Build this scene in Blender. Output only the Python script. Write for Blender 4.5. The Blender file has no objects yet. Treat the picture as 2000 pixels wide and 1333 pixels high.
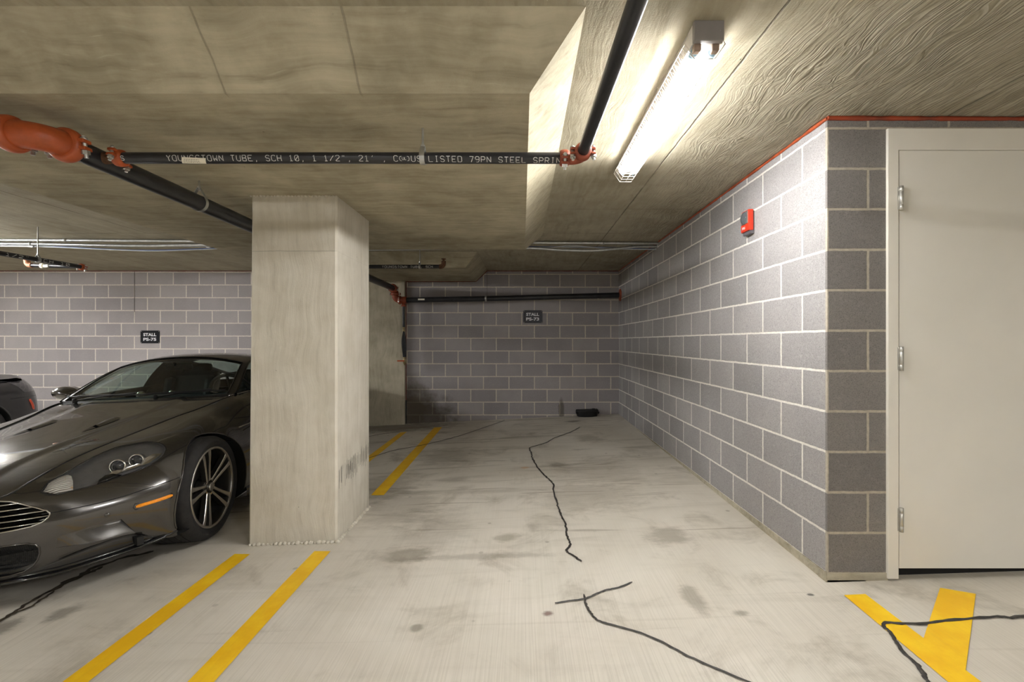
import bpy, bmesh, math, random
from mathutils import Vector, Matrix, Quaternion
from mathutils.bvhtree import BVHTree
random.seed(7)
SC = bpy.context.scene
COL = SC.collection
PI = math.pi

# ---------------------------------------------------------------- camera, world, exposure
CAM_H = 1.206
cam_data = bpy.data.cameras.new('camera')
cam_data.sensor_fit = 'HORIZONTAL'
cam_data.sensor_width = 36.0
cam_data.lens = 36.0 * 885.0 / 2000.0
cam_data.shift_x = -20.0 / 2000.0
cam_data.shift_y = 1.5 / 2000.0
cam_data.clip_start = 0.02
cam = bpy.data.objects.new('camera', cam_data)
cam.location = (0, 0, CAM_H)
cam.rotation_euler = (PI / 2, 0, 0)
COL.objects.link(cam)
SC.camera = cam

world = bpy.data.worlds.new('garage_world')
SC.world = world
world.use_nodes = True
world.node_tree.nodes['Background'].inputs[0].default_value = (0.9, 0.92, 1.0, 1)
world.node_tree.nodes['Background'].inputs[1].default_value = 0.05

SC.view_settings.view_transform = 'Standard'
SC.view_settings.look = 'None'
SC.view_settings.gamma = 1.0
SC.view_settings.use_curve_mapping = False
SC.view_settings.exposure = 1.8
TUBE_POWER = 57.0          # emission of the tubes in the visible fixture
TUBE_POWER_AISLE = 135.0   # other fixtures, set stronger to even out the light
TUBE_COLOR = (0.985, 0.985, 0.975)

# ---------------------------------------------------------------- node helpers
def srgb(r, g, b):
    f = lambda c: (c / 255.0) / 12.92 if c / 255.0 <= 0.04045 else ((c / 255.0 + 0.055) / 1.055) ** 2.4
    return (f(r), f(g), f(b), 1.0)

class NT:
    def __init__(self, name):
        self.m = bpy.data.materials.new(name)
        self.m.use_nodes = True
        self.t = self.m.node_tree
        self.t.nodes.clear()
        self.out = self.t.nodes.new('ShaderNodeOutputMaterial')
        self.b = None
    def n(self, typ, ins=None, **props):
        nd = self.t.nodes.new(typ)
        for k, v in props.items():
            setattr(nd, k, v)
        for k, v in (ins or {}).items():
            s = nd.inputs[k]
            if hasattr(v, 'is_linked') or hasattr(v, 'links'):
                self.t.links.new(v, s)
            else:
                s.default_value = v
        return nd
    def link(self, a, b):
        self.t.links.new(a, b)
    def coord(self):
        return self.n('ShaderNodeTexCoord').outputs['Object']
    def math(self, op, a, b=0.0, c=0.0, clamp=False):
        nd = self.n('ShaderNodeMath', {0: a, 1: b, 2: c}, operation=op)
        nd.use_clamp = clamp
        return nd.outputs[0]
    def mapping(self, vec, scale=(1, 1, 1), loc=(0, 0, 0)):
        return self.n('ShaderNodeMapping', {'Vector': vec, 'Scale': scale, 'Location': loc}).outputs[0]
    def noise(self, vec, scale, detail=4.0, rough=0.55, dist=0.0):
        return self.n('ShaderNodeTexNoise', {'Vector': vec, 'Scale': scale, 'Detail': detail, 'Roughness': rough, 'Distortion': dist}).outputs[0]
    def ramp(self, fac, stops):
        nd = self.n('ShaderNodeValToRGB', {0: fac})
        el = nd.color_ramp.elements
        el[0].position, el[0].color = stops[0][0], tuple(stops[0][1])
        el[1].position, el[1].color = stops[1][0], tuple(stops[1][1])
        for p, c in stops[2:]:
            e = el.new(p); e.color = tuple(c)
        return nd.outputs[0]
    def span(self, fac, lo, hi, a=0.0, b=1.0):
        return self.n('ShaderNodeMapRange', {0: fac, 1: lo, 2: hi, 3: a, 4: b}, interpolation_type='SMOOTHSTEP').outputs[0]
    def mix(self, fac, a, b, mode='MIX'):
        nd = self.n('ShaderNodeMix', data_type='RGBA', blend_type=mode)
        for k, v in ((0, fac), (6, a), (7, b)):
            s = nd.inputs[k]
            if hasattr(v, 'links'):
                self.t.links.new(v, s)
            else:
                s.default_value = v
        return nd.outputs[2]
    def xyz(self, vec):
        nd = self.n('ShaderNodeSeparateXYZ', {0: vec})
        return nd.outputs[0], nd.outputs[1], nd.outputs[2]
    def comb(self, x, y, z=0.0):
        return self.n('ShaderNodeCombineXYZ', {0: x, 1: y, 2: z}).outputs[0]
    def bump(self, height, strength=0.4, distance=0.01, normal=None):
        ins = {'Height': height, 'Strength': strength, 'Distance': distance}
        if normal is not None:
            ins['Normal'] = normal
        return self.n('ShaderNodeBump', ins).outputs[0]
    def bsdf(self, color, rough=0.6, metal=0.0, normal=None, **kw):
        b = self.n('ShaderNodeBsdfPrincipled', {'Base Color': color, 'Roughness': rough, 'Metallic': metal})
        if normal is not None:
            self.link(normal, b.inputs['Normal'])
        for k, v in kw.items():
            s = b.inputs[k.replace('_', ' ')]
            if hasattr(v, 'links'):
                self.link(v, s)
            else:
                s.default_value = v
        self.link(b.outputs[0], self.out.inputs[0])
        self.b = b
        return self.m

def mat_simple(name, color, rough=0.5, metal=0.0, var=0.06, scale=18.0, bump=0.0, bscale=120.0, **kw):
    t = NT(name); c = t.coord()
    nz = t.noise(c, scale, 3.0)
    col = t.mix(t.span(nz, 0.3, 0.7), tuple(v * (1 - var) for v in color[:3]) + (1,), tuple(min(1, v * (1 + var)) for v in color[:3]) + (1,))
    nrm = t.bump(t.noise(c, bscale, 3.0), bump, 0.002) if bump else None
    return t.bsdf(col, rough, metal, nrm, **kw)

# ---------------------------------------------------------------- concrete, block, floor
def mat_concrete(name, light, dark, grain='x', grain_amt=0.5, seams=None, bump=0.35, seam_dark=0.55, coarse=0.8, broad_grain=None):
    t = NT(name); c = t.coord(); x, y, z = t.xyz(c)
    big = t.noise(c, 0.9, 4.0, 0.6, 0.4)
    mid = t.noise(c, 5.0, 5.0, 0.6)
    sc = {'x': (1.2, 26, 26), 'y': (26, 1.2, 26), 'z': (30, 30, 1.0)}[grain]
    wob = t.n('ShaderNodeVectorMath', {0: c, 1: t.n('ShaderNodeVectorMath', {0: t.n('ShaderNodeTexNoise', {'Vector': c, 'Scale': 2.2, 'Detail': 2.0}).outputs[1], 1: (0.16, 0.16, 0.16)}, operation='MULTIPLY').outputs[0]}, operation='ADD').outputs[0]
    gr = t.noise(t.mapping(wob, sc), 1.0, 6.0, 0.62)
    gr2 = t.noise(t.mapping(wob, tuple(s * 3.2 for s in sc)), 1.0, 3.0, 0.6)
    fine = t.noise(c, 160.0, 3.0)
    pit = t.n('ShaderNodeTexVoronoi', {'Vector': c, 'Scale': 11.0, 'Randomness': 1.0}).outputs[0]
    pitm = t.span(pit, 0.02, 0.05, 1.0, 0.0)
    pitm = t.math('MULTIPLY', pitm, t.span(t.noise(c, 3.0), 0.5, 0.6))
    f = t.math('ADD', t.math('MULTIPLY', t.span(big, 0.3, 0.7), 0.45), t.math('MULTIPLY', t.span(mid, 0.34, 0.66), 0.33))
    f = t.math('ADD', f, t.math('MULTIPLY', t.span(gr, 0.3, 0.7), 0.3))
    col = t.mix(f, dark, light)
    col = t.mix(t.math('MULTIPLY', t.span(gr2, 0.62, 0.78), 0.3), col, tuple(min(1, v * 1.18) for v in light[:3]) + (1,))
    col = t.mix(t.math('MULTIPLY', t.span(gr, 0.20, 0.42, 1, 0), 0.5), col, tuple(v * 0.62 for v in dark[:3]) + (1,))
    h = t.math('ADD', t.math('MULTIPLY', gr, grain_amt), t.math('MULTIPLY', gr2, grain_amt * 0.5))
    if broad_grain:            # raised plywood grain beyond a panel joint
        ax, lim = broad_grain
        w = t.noise(t.mapping(wob, (16, 0.8, 16)), 1.0, 4.0, 0.5, 0.6)
        rid = t.math('ABSOLUTE', t.math('SUBTRACT', t.math('FRACT', t.math('MULTIPLY', w, 9.0)), 0.5))
        msk = t.span({'x': x, 'y': y}[ax], lim - 0.02, lim + 0.5)
        h = t.math('ADD', h, t.math('MULTIPLY', t.math('MULTIPLY', rid, msk), 1.7))
        col = t.mix(t.math('MULTIPLY', msk, t.span(rid, 0.0, 0.14, 0.35, 0.0)), col, tuple(v * 0.6 for v in dark[:3]) + (1,))
    h = t.math('ADD', h, t.math('MULTIPLY', fine, 0.12))
    h = t.math('SUBTRACT', h, t.math('MULTIPLY', pitm, 0.7))
    col = t.mix(t.math('MULTIPLY', pitm, 0.55), col, (0.05, 0.045, 0.035, 1))
    for (ax, pos, wd, lo, hi) in (seams or []):     # form joints: axis, position, width, run
        u, v = (x, y) if ax == 'x' else (y, x)
        if ax == 'z':
            u, v = z, x
        jit = t.math('MULTIPLY', t.math('SUBTRACT', t.noise(c, 9.0, 4.0), 0.5), 0.012)
        d = t.math('ABSOLUTE', t.math('SUBTRACT', t.math('ADD', u, jit), pos))
        s = t.span(d, wd * 0.5, wd * 1.6, 1.0, 0.0)
        s = t.math('MULTIPLY', s, t.math('MULTIPLY', t.span(v, lo - 0.02, lo + 0.02), t.span(v, hi - 0.02, hi + 0.02, 1, 0)))
        s = t.math('MULTIPLY', s, t.span(t.noise(c, 4.0, 3.0), 0.25, 0.6, 0.35, 1.0))
        col = t.mix(t.math('MULTIPLY', s, seam_dark), col, (0.03, 0.027, 0.02, 1))
        h = t.math('SUBTRACT', h, t.math('MULTIPLY', s, 1.2))
    return t.bsdf(col, 0.82, 0.0, t.bump(h, bump, 0.012), Specular_IOR_Level=0.3)

def mat_block(name, axis, u0, z0, c1, c2, mortar, bl=0.4064, bh=0.2032, patches=None, joint=0.0072):
    """concrete masonry in running bond; axis = the wall's horizontal axis, (u0, z0) = a joint crossing"""
    t = NT(name); c = t.coord(); x, y, z = t.xyz(c)
    u = x if axis == 'x' else y
    jx = t.math('MULTIPLY', t.math('SUBTRACT', t.noise(c, 22.0, 3.0), 0.5), 0.007)
    jz = t.math('MULTIPLY', t.math('SUBTRACT', t.noise(t.mapping(c, loc=(7, 3, 5)), 20.0, 3.0), 0.5), 0.007)
    vec = t.comb(t.math('ADD', t.math('SUBTRACT', u, u0 - 60 * bl), jx), t.math('ADD', t.math('SUBTRACT', z, z0 - 60 * bh), jz), 0.0)
    br = t.n('ShaderNodeTexBrick', {'Vector': vec, 'Color1': (0, 0, 0, 1), 'Color2': (1, 1, 1, 1), 'Mortar': (0.5, 0.5, 0.5, 1), 'Scale': 1.0,
             'Mortar Size': joint, 'Mortar Smooth': 0.25, 'Bias': 0.0, 'Brick Width': bl, 'Row Height': bh}, offset=0.5, offset_frequency=2, squash=1.0, squash_frequency=1)
    fac = br.outputs[1]
    tint = t.n('ShaderNodeSeparateColor', {0: br.outputs[0]}).outputs[0]
    fine = t.noise(c, 230.0, 3.0, 0.7)
    med = t.noise(c, 60.0, 4.0, 0.65)
    big = t.noise(c, 2.2, 4.0, 0.6)
    col = t.mix(t.math('MULTIPLY', tint, 0.85), c1, c2)
    col = t.mix(t.span(fine, 0.34, 0.52, 0.6, 0.0), col, tuple(v * 0.35 for v in c1[:3]) + (1,))
    col = t.mix(t.span(med, 0.5, 0.75, 0.0, 0.3), col, tuple(min(1, v * 1.35) for v in c2[:3]) + (1,))
    col = t.mix(t.span(big, 0.35, 0.7, 0.22, 0.0), col, tuple(v * 0.6 for v in c1[:3]) + (1,))
    smear = t.span(t.noise(t.mapping(c, (3, 3, 14)), 3.0, 5.0, 0.7), 0.62, 0.8, 0.0, 0.3)
    col = t.mix(smear, col, mortar)
    mcol = t.mix(t.span(med, 0.3, 0.7), tuple(v * 0.82 for v in mortar[:3]) + (1,), mortar)
    col = t.mix(fac, col, mcol)
    for (su, sz, ru, rz, amt, sc) in (patches or []):
        d = t.math('SQRT', t.math('ADD', t.math('POWER', t.math('DIVIDE', t.math('SUBTRACT', u, su), ru), 2.0), t.math('POWER', t.math('DIVIDE', t.math('SUBTRACT', z, sz), rz), 2.0)))
        d = t.math('ADD', d, t.math('MULTIPLY', t.math('SUBTRACT', t.noise(c, 7.0, 4.0), 0.5), 0.7))
        col = t.mix(t.span(d, 0.55, 1.0, amt, 0.0), col, sc)
    h = t.math('ADD', t.math('MULTIPLY', fac, -0.75), t.math('ADD', t.math('MULTIPLY', fine, 0.32), t.math('MULTIPLY', med, 0.22)))
    return t.bsdf(col, 0.88, 0.0, t.bump(h, 0.55, 0.008), Specular_IOR_Level=0.25)

def mat_floor(spots):
    t = NT('floor_concrete'); c = t.coord(); x, y, z = t.xyz(c)
    big = t.noise(c, 0.55, 5.0, 0.6, 0.6)
    mid = t.noise(c, 2.6, 6.0, 0.65, 0.5)
    broom = t.noise(t.mapping(c, (170, 1.6, 1)), 1.0, 3.0, 0.6)
    swirl = t.noise(t.mapping(c, (0.7, 5.5, 1)), 1.0, 5.0, 0.6, 1.2)
    fine = t.noise(c, 120.0, 3.0)
    light, base, dirt = srgb(222, 216, 205), srgb(200, 193, 180), srgb(142, 133, 117)
    col = t.mix(t.span(big, 0.3, 0.7), base, light)
    col = t.mix(t.span(mid, 0.50, 0.74, 0.0, 0.6), col, dirt)
    far = t.span(y, 2.3, 4.6)
    col = t.mix(t.math('MULTIPLY', t.span(swirl, 0.5, 0.75), t.math('ADD', t.math('MULTIPLY', far, 0.55), 0.14)), col, dirt)
    broomy = t.math('MULTIPLY', t.span(y, 1.2, 3.4, 1.0, 0.25), t.span(broom, 0.36, 0.6, 0.22, 0.0))
    col = t.mix(broomy, col, dirt)
    streak = t.span(t.noise(t.mapping(c, (0.5, 7.0, 1), (2.0, 0.3, 0)), 1.0, 3.0, 0.5, 1.6), 0.63, 0.7)
    streak = t.math('MULTIPLY', streak, t.span(y, 2.0, 3.0, 0.15, 0.6))
    col = t.mix(t.math('MULTIPLY', streak, 0.75), col, srgb(124, 110, 92))
    wob = t.math('SUBTRACT', t.noise(t.mapping(c, (0.7, 1.5, 1)), 9.0, 6.0, 0.7), 0.5)
    for (sx, sy, rx, ry, amt, sc) in spots:
        d = t.math('SQRT', t.math('ADD', t.math('POWER', t.math('DIVIDE', t.math('SUBTRACT', x, sx), rx), 2.0), t.math('POWER', t.math('DIVIDE', t.math('SUBTRACT', y, sy), ry), 2.0)))
        d = t.math('ADD', d, t.math('MULTIPLY', wob, 1.6))
        col = t.mix(t.math('MULTIPLY', t.span(d, 0.35, 1.05, 1.0, 0.0), amt * 0.8), col, sc)
    drop = t.n('ShaderNodeTexVoronoi', {'Vector': t.mapping(c, (1, 1, 0)), 'Scale': 5.5, 'Randomness': 1.0})
    dm = t.math('MULTIPLY', t.span(t.math('ADD', drop.outputs[0], t.math('MULTIPLY', wob, 0.12)), 0.05, 0.10, 1.0, 0.0), t.span(t.n('ShaderNodeSeparateColor', {0: drop.outputs[1]}).outputs[0], 0.55, 0.7))
    col = t.mix(t.math('MULTIPLY', dm, 0.45), col, srgb(112, 104, 88))
    h = t.math('ADD', t.math('MULTIPLY', broom, 0.5), t.math('MULTIPLY', fine, 0.25))
    rough = t.span(mid, 0.3, 0.7, 0.78, 0.62)
    return t.bsdf(col, rough, 0.0, t.bump(h, 0.18, 0.004), Specular_IOR_Level=0.35)

# ---------------------------------------------------------------- mesh helpers
ORIGIN = {}
class MB:
    """collects geometry; build() links it as ONE mesh object"""
    def __init__(self):
        self.v, self.f, self.mi, self.sm = [], [], [], []
    def add(self, vs, fs, mi=0, sm=True):
        o = len(self.v)
        self.v += [Vector(p) for p in vs]
        for f in fs:
            self.f.append(tuple(i + o for i in f)); self.mi.append(mi); self.sm.append(sm)
        return self
    def box(self, c, s, rot=None, mi=0, bevel=0.0):
        hx, hy, hz = s[0] / 2, s[1] / 2, s[2] / 2
        if bevel <= 0:
            P = [Vector((sx * hx, sy * hy, sz * hz)) for sx in (-1, 1) for sy in (-1, 1) for sz in (-1, 1)]
            F = [(0, 1, 3, 2), (4, 6, 7, 5), (0, 4, 5, 1), (2, 3, 7, 6), (0, 2, 6, 4), (1, 5, 7, 3)]
        else:
            b = bmesh.new(); bmesh.ops.create_cube(b, size=1.0)
            for v in b.verts: v.co = Vector((v.co.x * s[0], v.co.y * s[1], v.co.z * s[2]))
            bmesh.ops.bevel(b, geom=list(b.edges), offset=bevel, segments=2, affect='EDGES', profile=0.6)
            b.verts.index_update()
            P = [v.co.copy() for v in b.verts]; F = [tuple(v.index for v in f.verts) for f in b.faces]; b.free()
        if rot is not None:
            P = [rot @ p for p in P]
        c = Vector(c)
        return self.add([p + c for p in P], F, mi, False)
    def tube(self, path, r, segs=16, caps=True, mi=0, closed=False):
        path = [Vector(p) for p in path]; n = len(path)
        rs = r if isinstance(r, (list, tuple)) else [r] * n
        rings = []; up = None
        for i, p in enumerate(path):
            if closed:
                tan = (path[(i + 1) % n] - path[i - 1]).normalized()
            else:
                tan = (path[min(i + 1, n - 1)] - path[max(i - 1, 0)]).normalized()
            if up is None:
                up = Vector((0, 0, 1)) if abs(tan.z) < 0.9 else Vector((1, 0, 0))
            a = tan.cross(up).normalized(); b = a.cross(tan).normalized(); up = b
            rings.append([p + rs[i] * (math.cos(2 * PI * k / segs) * a + math.sin(2 * PI * k / segs) * b) for k in range(segs)])
        vs = [q for ring in rings for q in ring]; fs = []
        for i in range(n if closed else n - 1):
            j = (i + 1) % n
            for k in range(segs):
                l = (k + 1) % segs
                fs.append((i * segs + k, i * segs + l, j * segs + l, j * segs + k))
        self.add(vs, fs, mi, True)
        if caps and not closed:
            self.add(rings[0], [tuple(range(segs))], mi, False)
            self.add(rings[-1], [tuple(reversed(range(segs)))], mi, False)
        return self
    def lathe(self, prof, c, axis, segs=32, mi=0, caps=False, sm=True, arc=(0, 2 * PI)):
        """prof: (radius, height along axis)"""
        axis = Vector(axis).normalized(); c = Vector(c)
        up = Vector((0, 0, 1)) if abs(axis.z) < 0.9 else Vector((1, 0, 0))
        a = axis.cross(up).normalized(); b = axis.cross(a).normalized()
        full = abs(arc[1] - arc[0] - 2 * PI) < 1e-6
        m = segs if full else segs + 1
        vs = [c + axis * h + r * (math.cos(arc[0] + (arc[1] - arc[0]) * k / segs) * a + math.sin(arc[0] + (arc[1] - arc[0]) * k / segs) * b) for r, h in prof for k in range(m)]
        fs = []
        for i in range(len(prof) - 1):
            for k in range(segs):
                l = (k + 1) % m
                fs.append((i * m + k, (i + 1) * m + k, (i + 1) * m + l, i * m + l))
        self.add(vs, fs, mi, sm)
        if caps:
            self.add(vs[:m], [tuple(reversed(range(m)))], mi, False)
            self.add(vs[-m:], [tuple(range(m))], mi, False)
        return self
    def prism(self, poly, d, mi=0, sm=False):
        d = Vector(d); n = len(poly); poly = [Vector(p) for p in poly]
        vs = poly + [p + d for p in poly]
        fs = [tuple(reversed(range(n))), tuple(range(n, 2 * n))] + [(i, (i + 1) % n, n + (i + 1) % n, n + i) for i in range(n)]
        return self.add(vs, fs, mi, sm)
    def grid(self, P, mi=0, flip=False, closed=False):
        nu, nv = len(P), len(P[0]); vs = [p for row in P for p in row]; fs = []
        for i in range(nu if closed else nu - 1):
            j = (i + 1) % nu
            for k in range(nv - 1):
                q = (i * nv + k, j * nv + k, j * nv + k + 1, i * nv + k + 1)
                fs.append(tuple(reversed(q)) if flip else q)
        return self.add(vs, fs, mi, True)
    def build(self, name, mat, parent=None, fix=True, sharp=None):
        me = bpy.data.meshes.new(name)
        off = ORIGIN.get(parent.as_pointer(), Vector()) if parent is not None else Vector()
        me.from_pydata([tuple(p - off) for p in self.v], [], self.f)
        mats = mat if isinstance(mat, (list, tuple)) else [mat]
        for m in mats: me.materials.append(m)
        for p, mi, sm in zip(me.polygons, self.mi, self.sm):
            p.material_index = mi; p.use_smooth = sm
        if fix:
            b = bmesh.new(); b.from_mesh(me)
            bmesh.ops.recalc_face_normals(b, faces=b.faces); b.to_mesh(me); b.free()
        if sharp:
            me.set_sharp_from_angle(angle=math.radians(sharp))
        me.update()
        o = bpy.data.objects.new(name, me); COL.objects.link(o)
        if parent is not None:
            o.parent = parent
            ORIGIN[o.as_pointer()] = off
        return o

def tag(o, label=None, cat=None, group=None, kind=None):
    if label: o['label'] = label
    if cat: o['category'] = cat
    if group: o['group'] = group
    if kind: o['kind'] = kind
    return o
def thing(name, label, cat, loc=(0, 0, 0), group=None, kind=None):
    o = bpy.data.objects.new(name, None); COL.objects.link(o)
    o.empty_display_size = 0.1
    o.location = loc; ORIGIN[o.as_pointer()] = Vector(loc)
    return tag(o, label, cat, group, kind)
def copy_tree(o, parent=None):
    c = o.copy(); COL.objects.link(c)
    if parent is not None: c.parent = parent
    for ch in list(o.children): copy_tree(ch, c)
    return c
def cr(P, n, closed=False):
    """Catmull-Rom through points, n steps per span"""
    P = [Vector(p) for p in P]; out = []; m = len(P)
    for i in range(m if closed else m - 1):
        if closed:
            p0, p1, p2, p3 = P[i - 1], P[i], P[(i + 1) % m], P[(i + 2) % m]
        else:
            p1, p2 = P[i], P[i + 1]
            p0 = P[i - 1] if i else p1 * 2 - p2
            p3 = P[i + 2] if i + 2 < m else p2 * 2 - p1
        for k in range(n):
            t = k / n
            out.append(0.5 * (2 * p1 + (p2 - p0) * t + (2 * p0 - 5 * p1 + 4 * p2 - p3) * t * t + (3 * p1 - p0 - 3 * p2 + p3) * t ** 3))
    if not closed: out.append(P[-1])
    return out
def floor_z(x, y):
    x = max(x, -6.0); yy = min(max(y, 0.5), 7.4)
    return 0.012 * (yy - 2.275) + (0.0325 + 0.0027 * (yy - 2.275)) * (x - 1.53)
CEIL = 2.337
# ================================================================ the setting
G1, G2, MORT = srgb(156, 153, 153), srgb(181, 177, 176), srgb(240, 236, 228)
BKD1, BKD2 = srgb(160, 155, 157), srgb(180, 174, 174)
CL, CD = srgb(188, 178, 152), srgb(148, 138, 112)
m_ceiling = mat_concrete('ceiling_concrete', srgb(178, 170, 150), srgb(138, 130, 109), 'y', 0.35,
    seams=[('x', 0.885, 0.004, -7, 7.2), ('x', 2.13, 0.004, -7, 7.2), ('x', -3.9, 0.004, 2, 4.7), ('y', 4.72, 0.004, -9, 1.53), ('y', 3.86, 0.002, 0.2, 1.53), ('x', -5.2, 0.004, 2, 7.2)],
    bump=0.75, broad_grain=('x', 0.885))
m_drop = mat_concrete('drop_concrete', srgb(192, 183, 159), srgb(134, 125, 103), 'x', 0.35,
    seams=[('x', -0.61, 0.003, 1.5, 1.73), ('x', -1.12, 0.003, 1.5, 1.73), ('y', 2.98, 0.002, -3, -1.75)], bump=0.5, seam_dark=0.3)
m_column = mat_concrete('column_concrete', srgb(222, 216, 203), srgb(194, 186, 169), 'z', 0.55, seams=[('z', 1.79, 0.0015, -1.8, -1.2)], bump=0.35, seam_dark=0.35)
m_backcol = mat_concrete('back_column_concrete', srgb(196, 188, 168), srgb(150, 141, 120), 'z', 0.4, bump=0.3)
brown_dk = srgb(72, 62, 42)  # dark brown for the patches low in the back corner
m_wall_right = mat_block('block_right', 'y', 2.275 + 0.2032, 1.262 - 0.2032, G1, G2, MORT)
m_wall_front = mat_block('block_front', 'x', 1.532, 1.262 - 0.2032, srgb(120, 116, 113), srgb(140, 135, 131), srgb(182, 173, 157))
m_wall_back = mat_block('block_back', 'x', -1.424, 1.466, BKD1, BKD2, srgb(222, 214, 200), bl=0.4044, joint=0.009,
    patches=[(-1.85, -0.15, 0.95, 0.75, 0.75, brown_dk), (-1.75, 0.25, 0.35, 0.5, 0.4, brown_dk), (0.62, 0.12, 0.06, 0.22, 0.6, brown_dk)])
m_wall_left = mat_block('block_left', 'x', -6.163, 1.297, srgb(176, 170, 172), srgb(194, 188, 188), srgb(236, 229, 220), bl=0.4125, joint=0.0095)

SPOT = srgb(108, 99, 82)
m_floor = mat_floor([
    (-0.469, 2.015, 0.035, 0.035, 0.75, srgb(110, 102, 84)), (0.118, 2.089, 0.036, 0.024, 0.95, srgb(92, 52, 46)),
    (0.025, 4.452, 0.05, 0.05, 0.6, srgb(196, 140, 80)), (-0.70, 2.72, 0.2, 0.13, 0.6, SPOT), (-0.95, 3.5, 0.35, 0.5, 0.4, SPOT),
    (-0.6, 3.1, 0.3, 0.5, 0.3, SPOT), (0.82, 2.17, 0.06, 0.16, 0.6, SPOT), (0.985, 2.045, 0.05, 0.03, 0.7, SPOT), (0.92, 2.86, 0.17, 0.16, 0.6, SPOT),
    (0.5, 3.6, 0.5, 0.4, 0.35, SPOT), (0.75, 4.3, 0.4, 0.6, 0.3, SPOT), (-0.25, 2.66, 0.55, 0.05, 0.4, SPOT), (0.35, 4.5, 0.12, 0.1, 0.55, SPOT),
    (-0.83, 5.0, 0.4, 0.5, 0.5, SPOT), (0.8, 5.6, 0.18, 0.25, 0.5, SPOT), (0.75, 6.75, 0.16, 0.09, 0.75, srgb(70, 60, 48)), (-1.9, 6.9, 1.1, 0.5, 0.8, brown_dk),
    (-1.3, 4.0, 0.45, 0.45, 0.45, SPOT), (-0.1, 2.9, 0.10, 0.08, 0.6, srgb(120, 114, 88)), (1.38, 2.17, 0.02, 0.012, 0.95, srgb(40, 38, 36)),
    (-2.62, 1.98, 0.09, 0.16, 0.7, srgb(66, 58, 48)), (-2.42, 2.1, 0.07, 0.14, 0.7, srgb(66, 58, 48)), (-2.25, 2.22, 0.07, 0.10, 0.6, srgb(66, 58, 48)), (-2.75, 1.85, 0.08, 0.12, 0.6, srgb(66, 58, 48))])

X0, X1, Y0, Y1 = -11.0, 6.0, -7.0, 7.2
# floor: a slab with its fall towards the drain
xs = [X0 + (X1 - X0) * i / 68 for i in range(69)]; ys = [Y0 + (Y1 + 0.1 - Y0) * j / 57 for j in range(58)]
mb = MB(); mb.grid([[Vector((x, y, floor_z(x, y))) for y in ys] for x in xs])
zb = -0.9
mb.add([(X0, Y0, zb), (X1, Y0, zb), (X1, Y1 + 0.1, zb), (X0, Y1 + 0.1, zb)], [(0, 1, 2, 3)], 0, False)
floor = tag(mb.build('floor', m_floor), 'pale broom-finished concrete garage floor with oil stains', 'floor', kind='structure')

mb = MB(); mb.box(((X0 + X1) / 2, (Y0 + Y1) / 2, CEIL + 0.15), (X1 - X0 + 0.6, Y1 - Y0 + 0.8, 0.3))
tag(mb.build('ceiling', m_ceiling), 'board-marked bare concrete garage ceiling slab', 'ceiling', kind='structure')

def drop(xa, xb, ya, yb, zl, s, name, label):
    """thickened slab around a column with 45 degree sides"""
    t = [(xa, ya, zl), (xb, ya, zl), (xb, yb, zl), (xa, yb, zl)]
    k = CEIL - zl + 0.01
    u = [(xa - s, ya - s, zl + k), (xb + s, ya - s, zl + k), (xb + s, yb + s, zl + k), (xa - s, yb + s, zl + k)]
    m = MB(); m.add(t + u, [(0, 1, 2, 3), (4, 7, 6, 5), (0, 4, 5, 1), (1, 5, 6, 2), (2, 6, 7, 3), (3, 7, 4, 0)], 0, False)
    return tag(m.build(name, m_drop), label, 'ceiling', kind='structure')
drop(-3.08, 0.028, 1.713, 4.615, 2.145, 0.197, 'drop_slab', 'thick sloped-edge concrete ceiling drop above the square column')
drop(-3.2, -0.735, 5.86, 7.3, 2.165, 0.185, 'drop_slab', 'concrete ceiling drop against the back wall with stepped corner')

# square column, a little battered at its foot
mb = MB()
cx0, cx1, cy0, cy1 = -1.743, -1.193, 2.916, 3.536
rows = []
for z in [-0.25, 0.0, 0.5, 1.0, 1.5, 2.0, 2.16]:
    k = 0.02 * max(0, (2.145 - z) / 2.2)
    ch = 0.012
    rows.append([Vector(p) for p in [(cx0 - k + ch, cy0, z), (cx1 - ch, cy0, z), (cx1, cy0 + ch, z), (cx1, cy1 - ch, z), (cx1 - ch, cy1, z), (cx0 - k + ch, cy1, z), (cx0 - k, cy1 - ch, z), (cx0 - k, cy0 + ch, z), (cx0 - k + ch, cy0, z)]])
mb.grid(rows); mb.sm = [False] * len(mb.sm)
col_ob = tag(mb.build('column', m_column), 'square board-marked concrete column beside the dark sports car', 'column', kind='structure')
m_scuff = mat_simple('tyre_scuff', srgb(104, 99, 90), 0.9, var=0.4, scale=60)
mb = MB()
rnd = random.Random(3)
for k in range(44):       # vertical rubber scuffs on the column's aisle side
    y = 2.95 + 0.575 * k / 44 + rnd.uniform(-0.006, 0.006); w = rnd.uniform(0.002, 0.006)
    zc = 0.315 + 0.05 * (k / 44) + rnd.uniform(-0.02, 0.02); hh = rnd.uniform(0.03, 0.085)
    if 4 < k < 8 or rnd.random() < 0.12: continue
    mb.add([(cx1 + 0.0012, y, zc - hh), (cx1 + 0.0012, y + w, zc - hh * 0.9), (cx1 + 0.0012, y + w, zc + hh), (cx1 + 0.0012, y, zc + hh * 0.85)], [(0, 1, 2, 3)], 0, False)
o = mb.build('scuff_mark', m_scuff, col_ob)
mb = MB()
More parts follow.
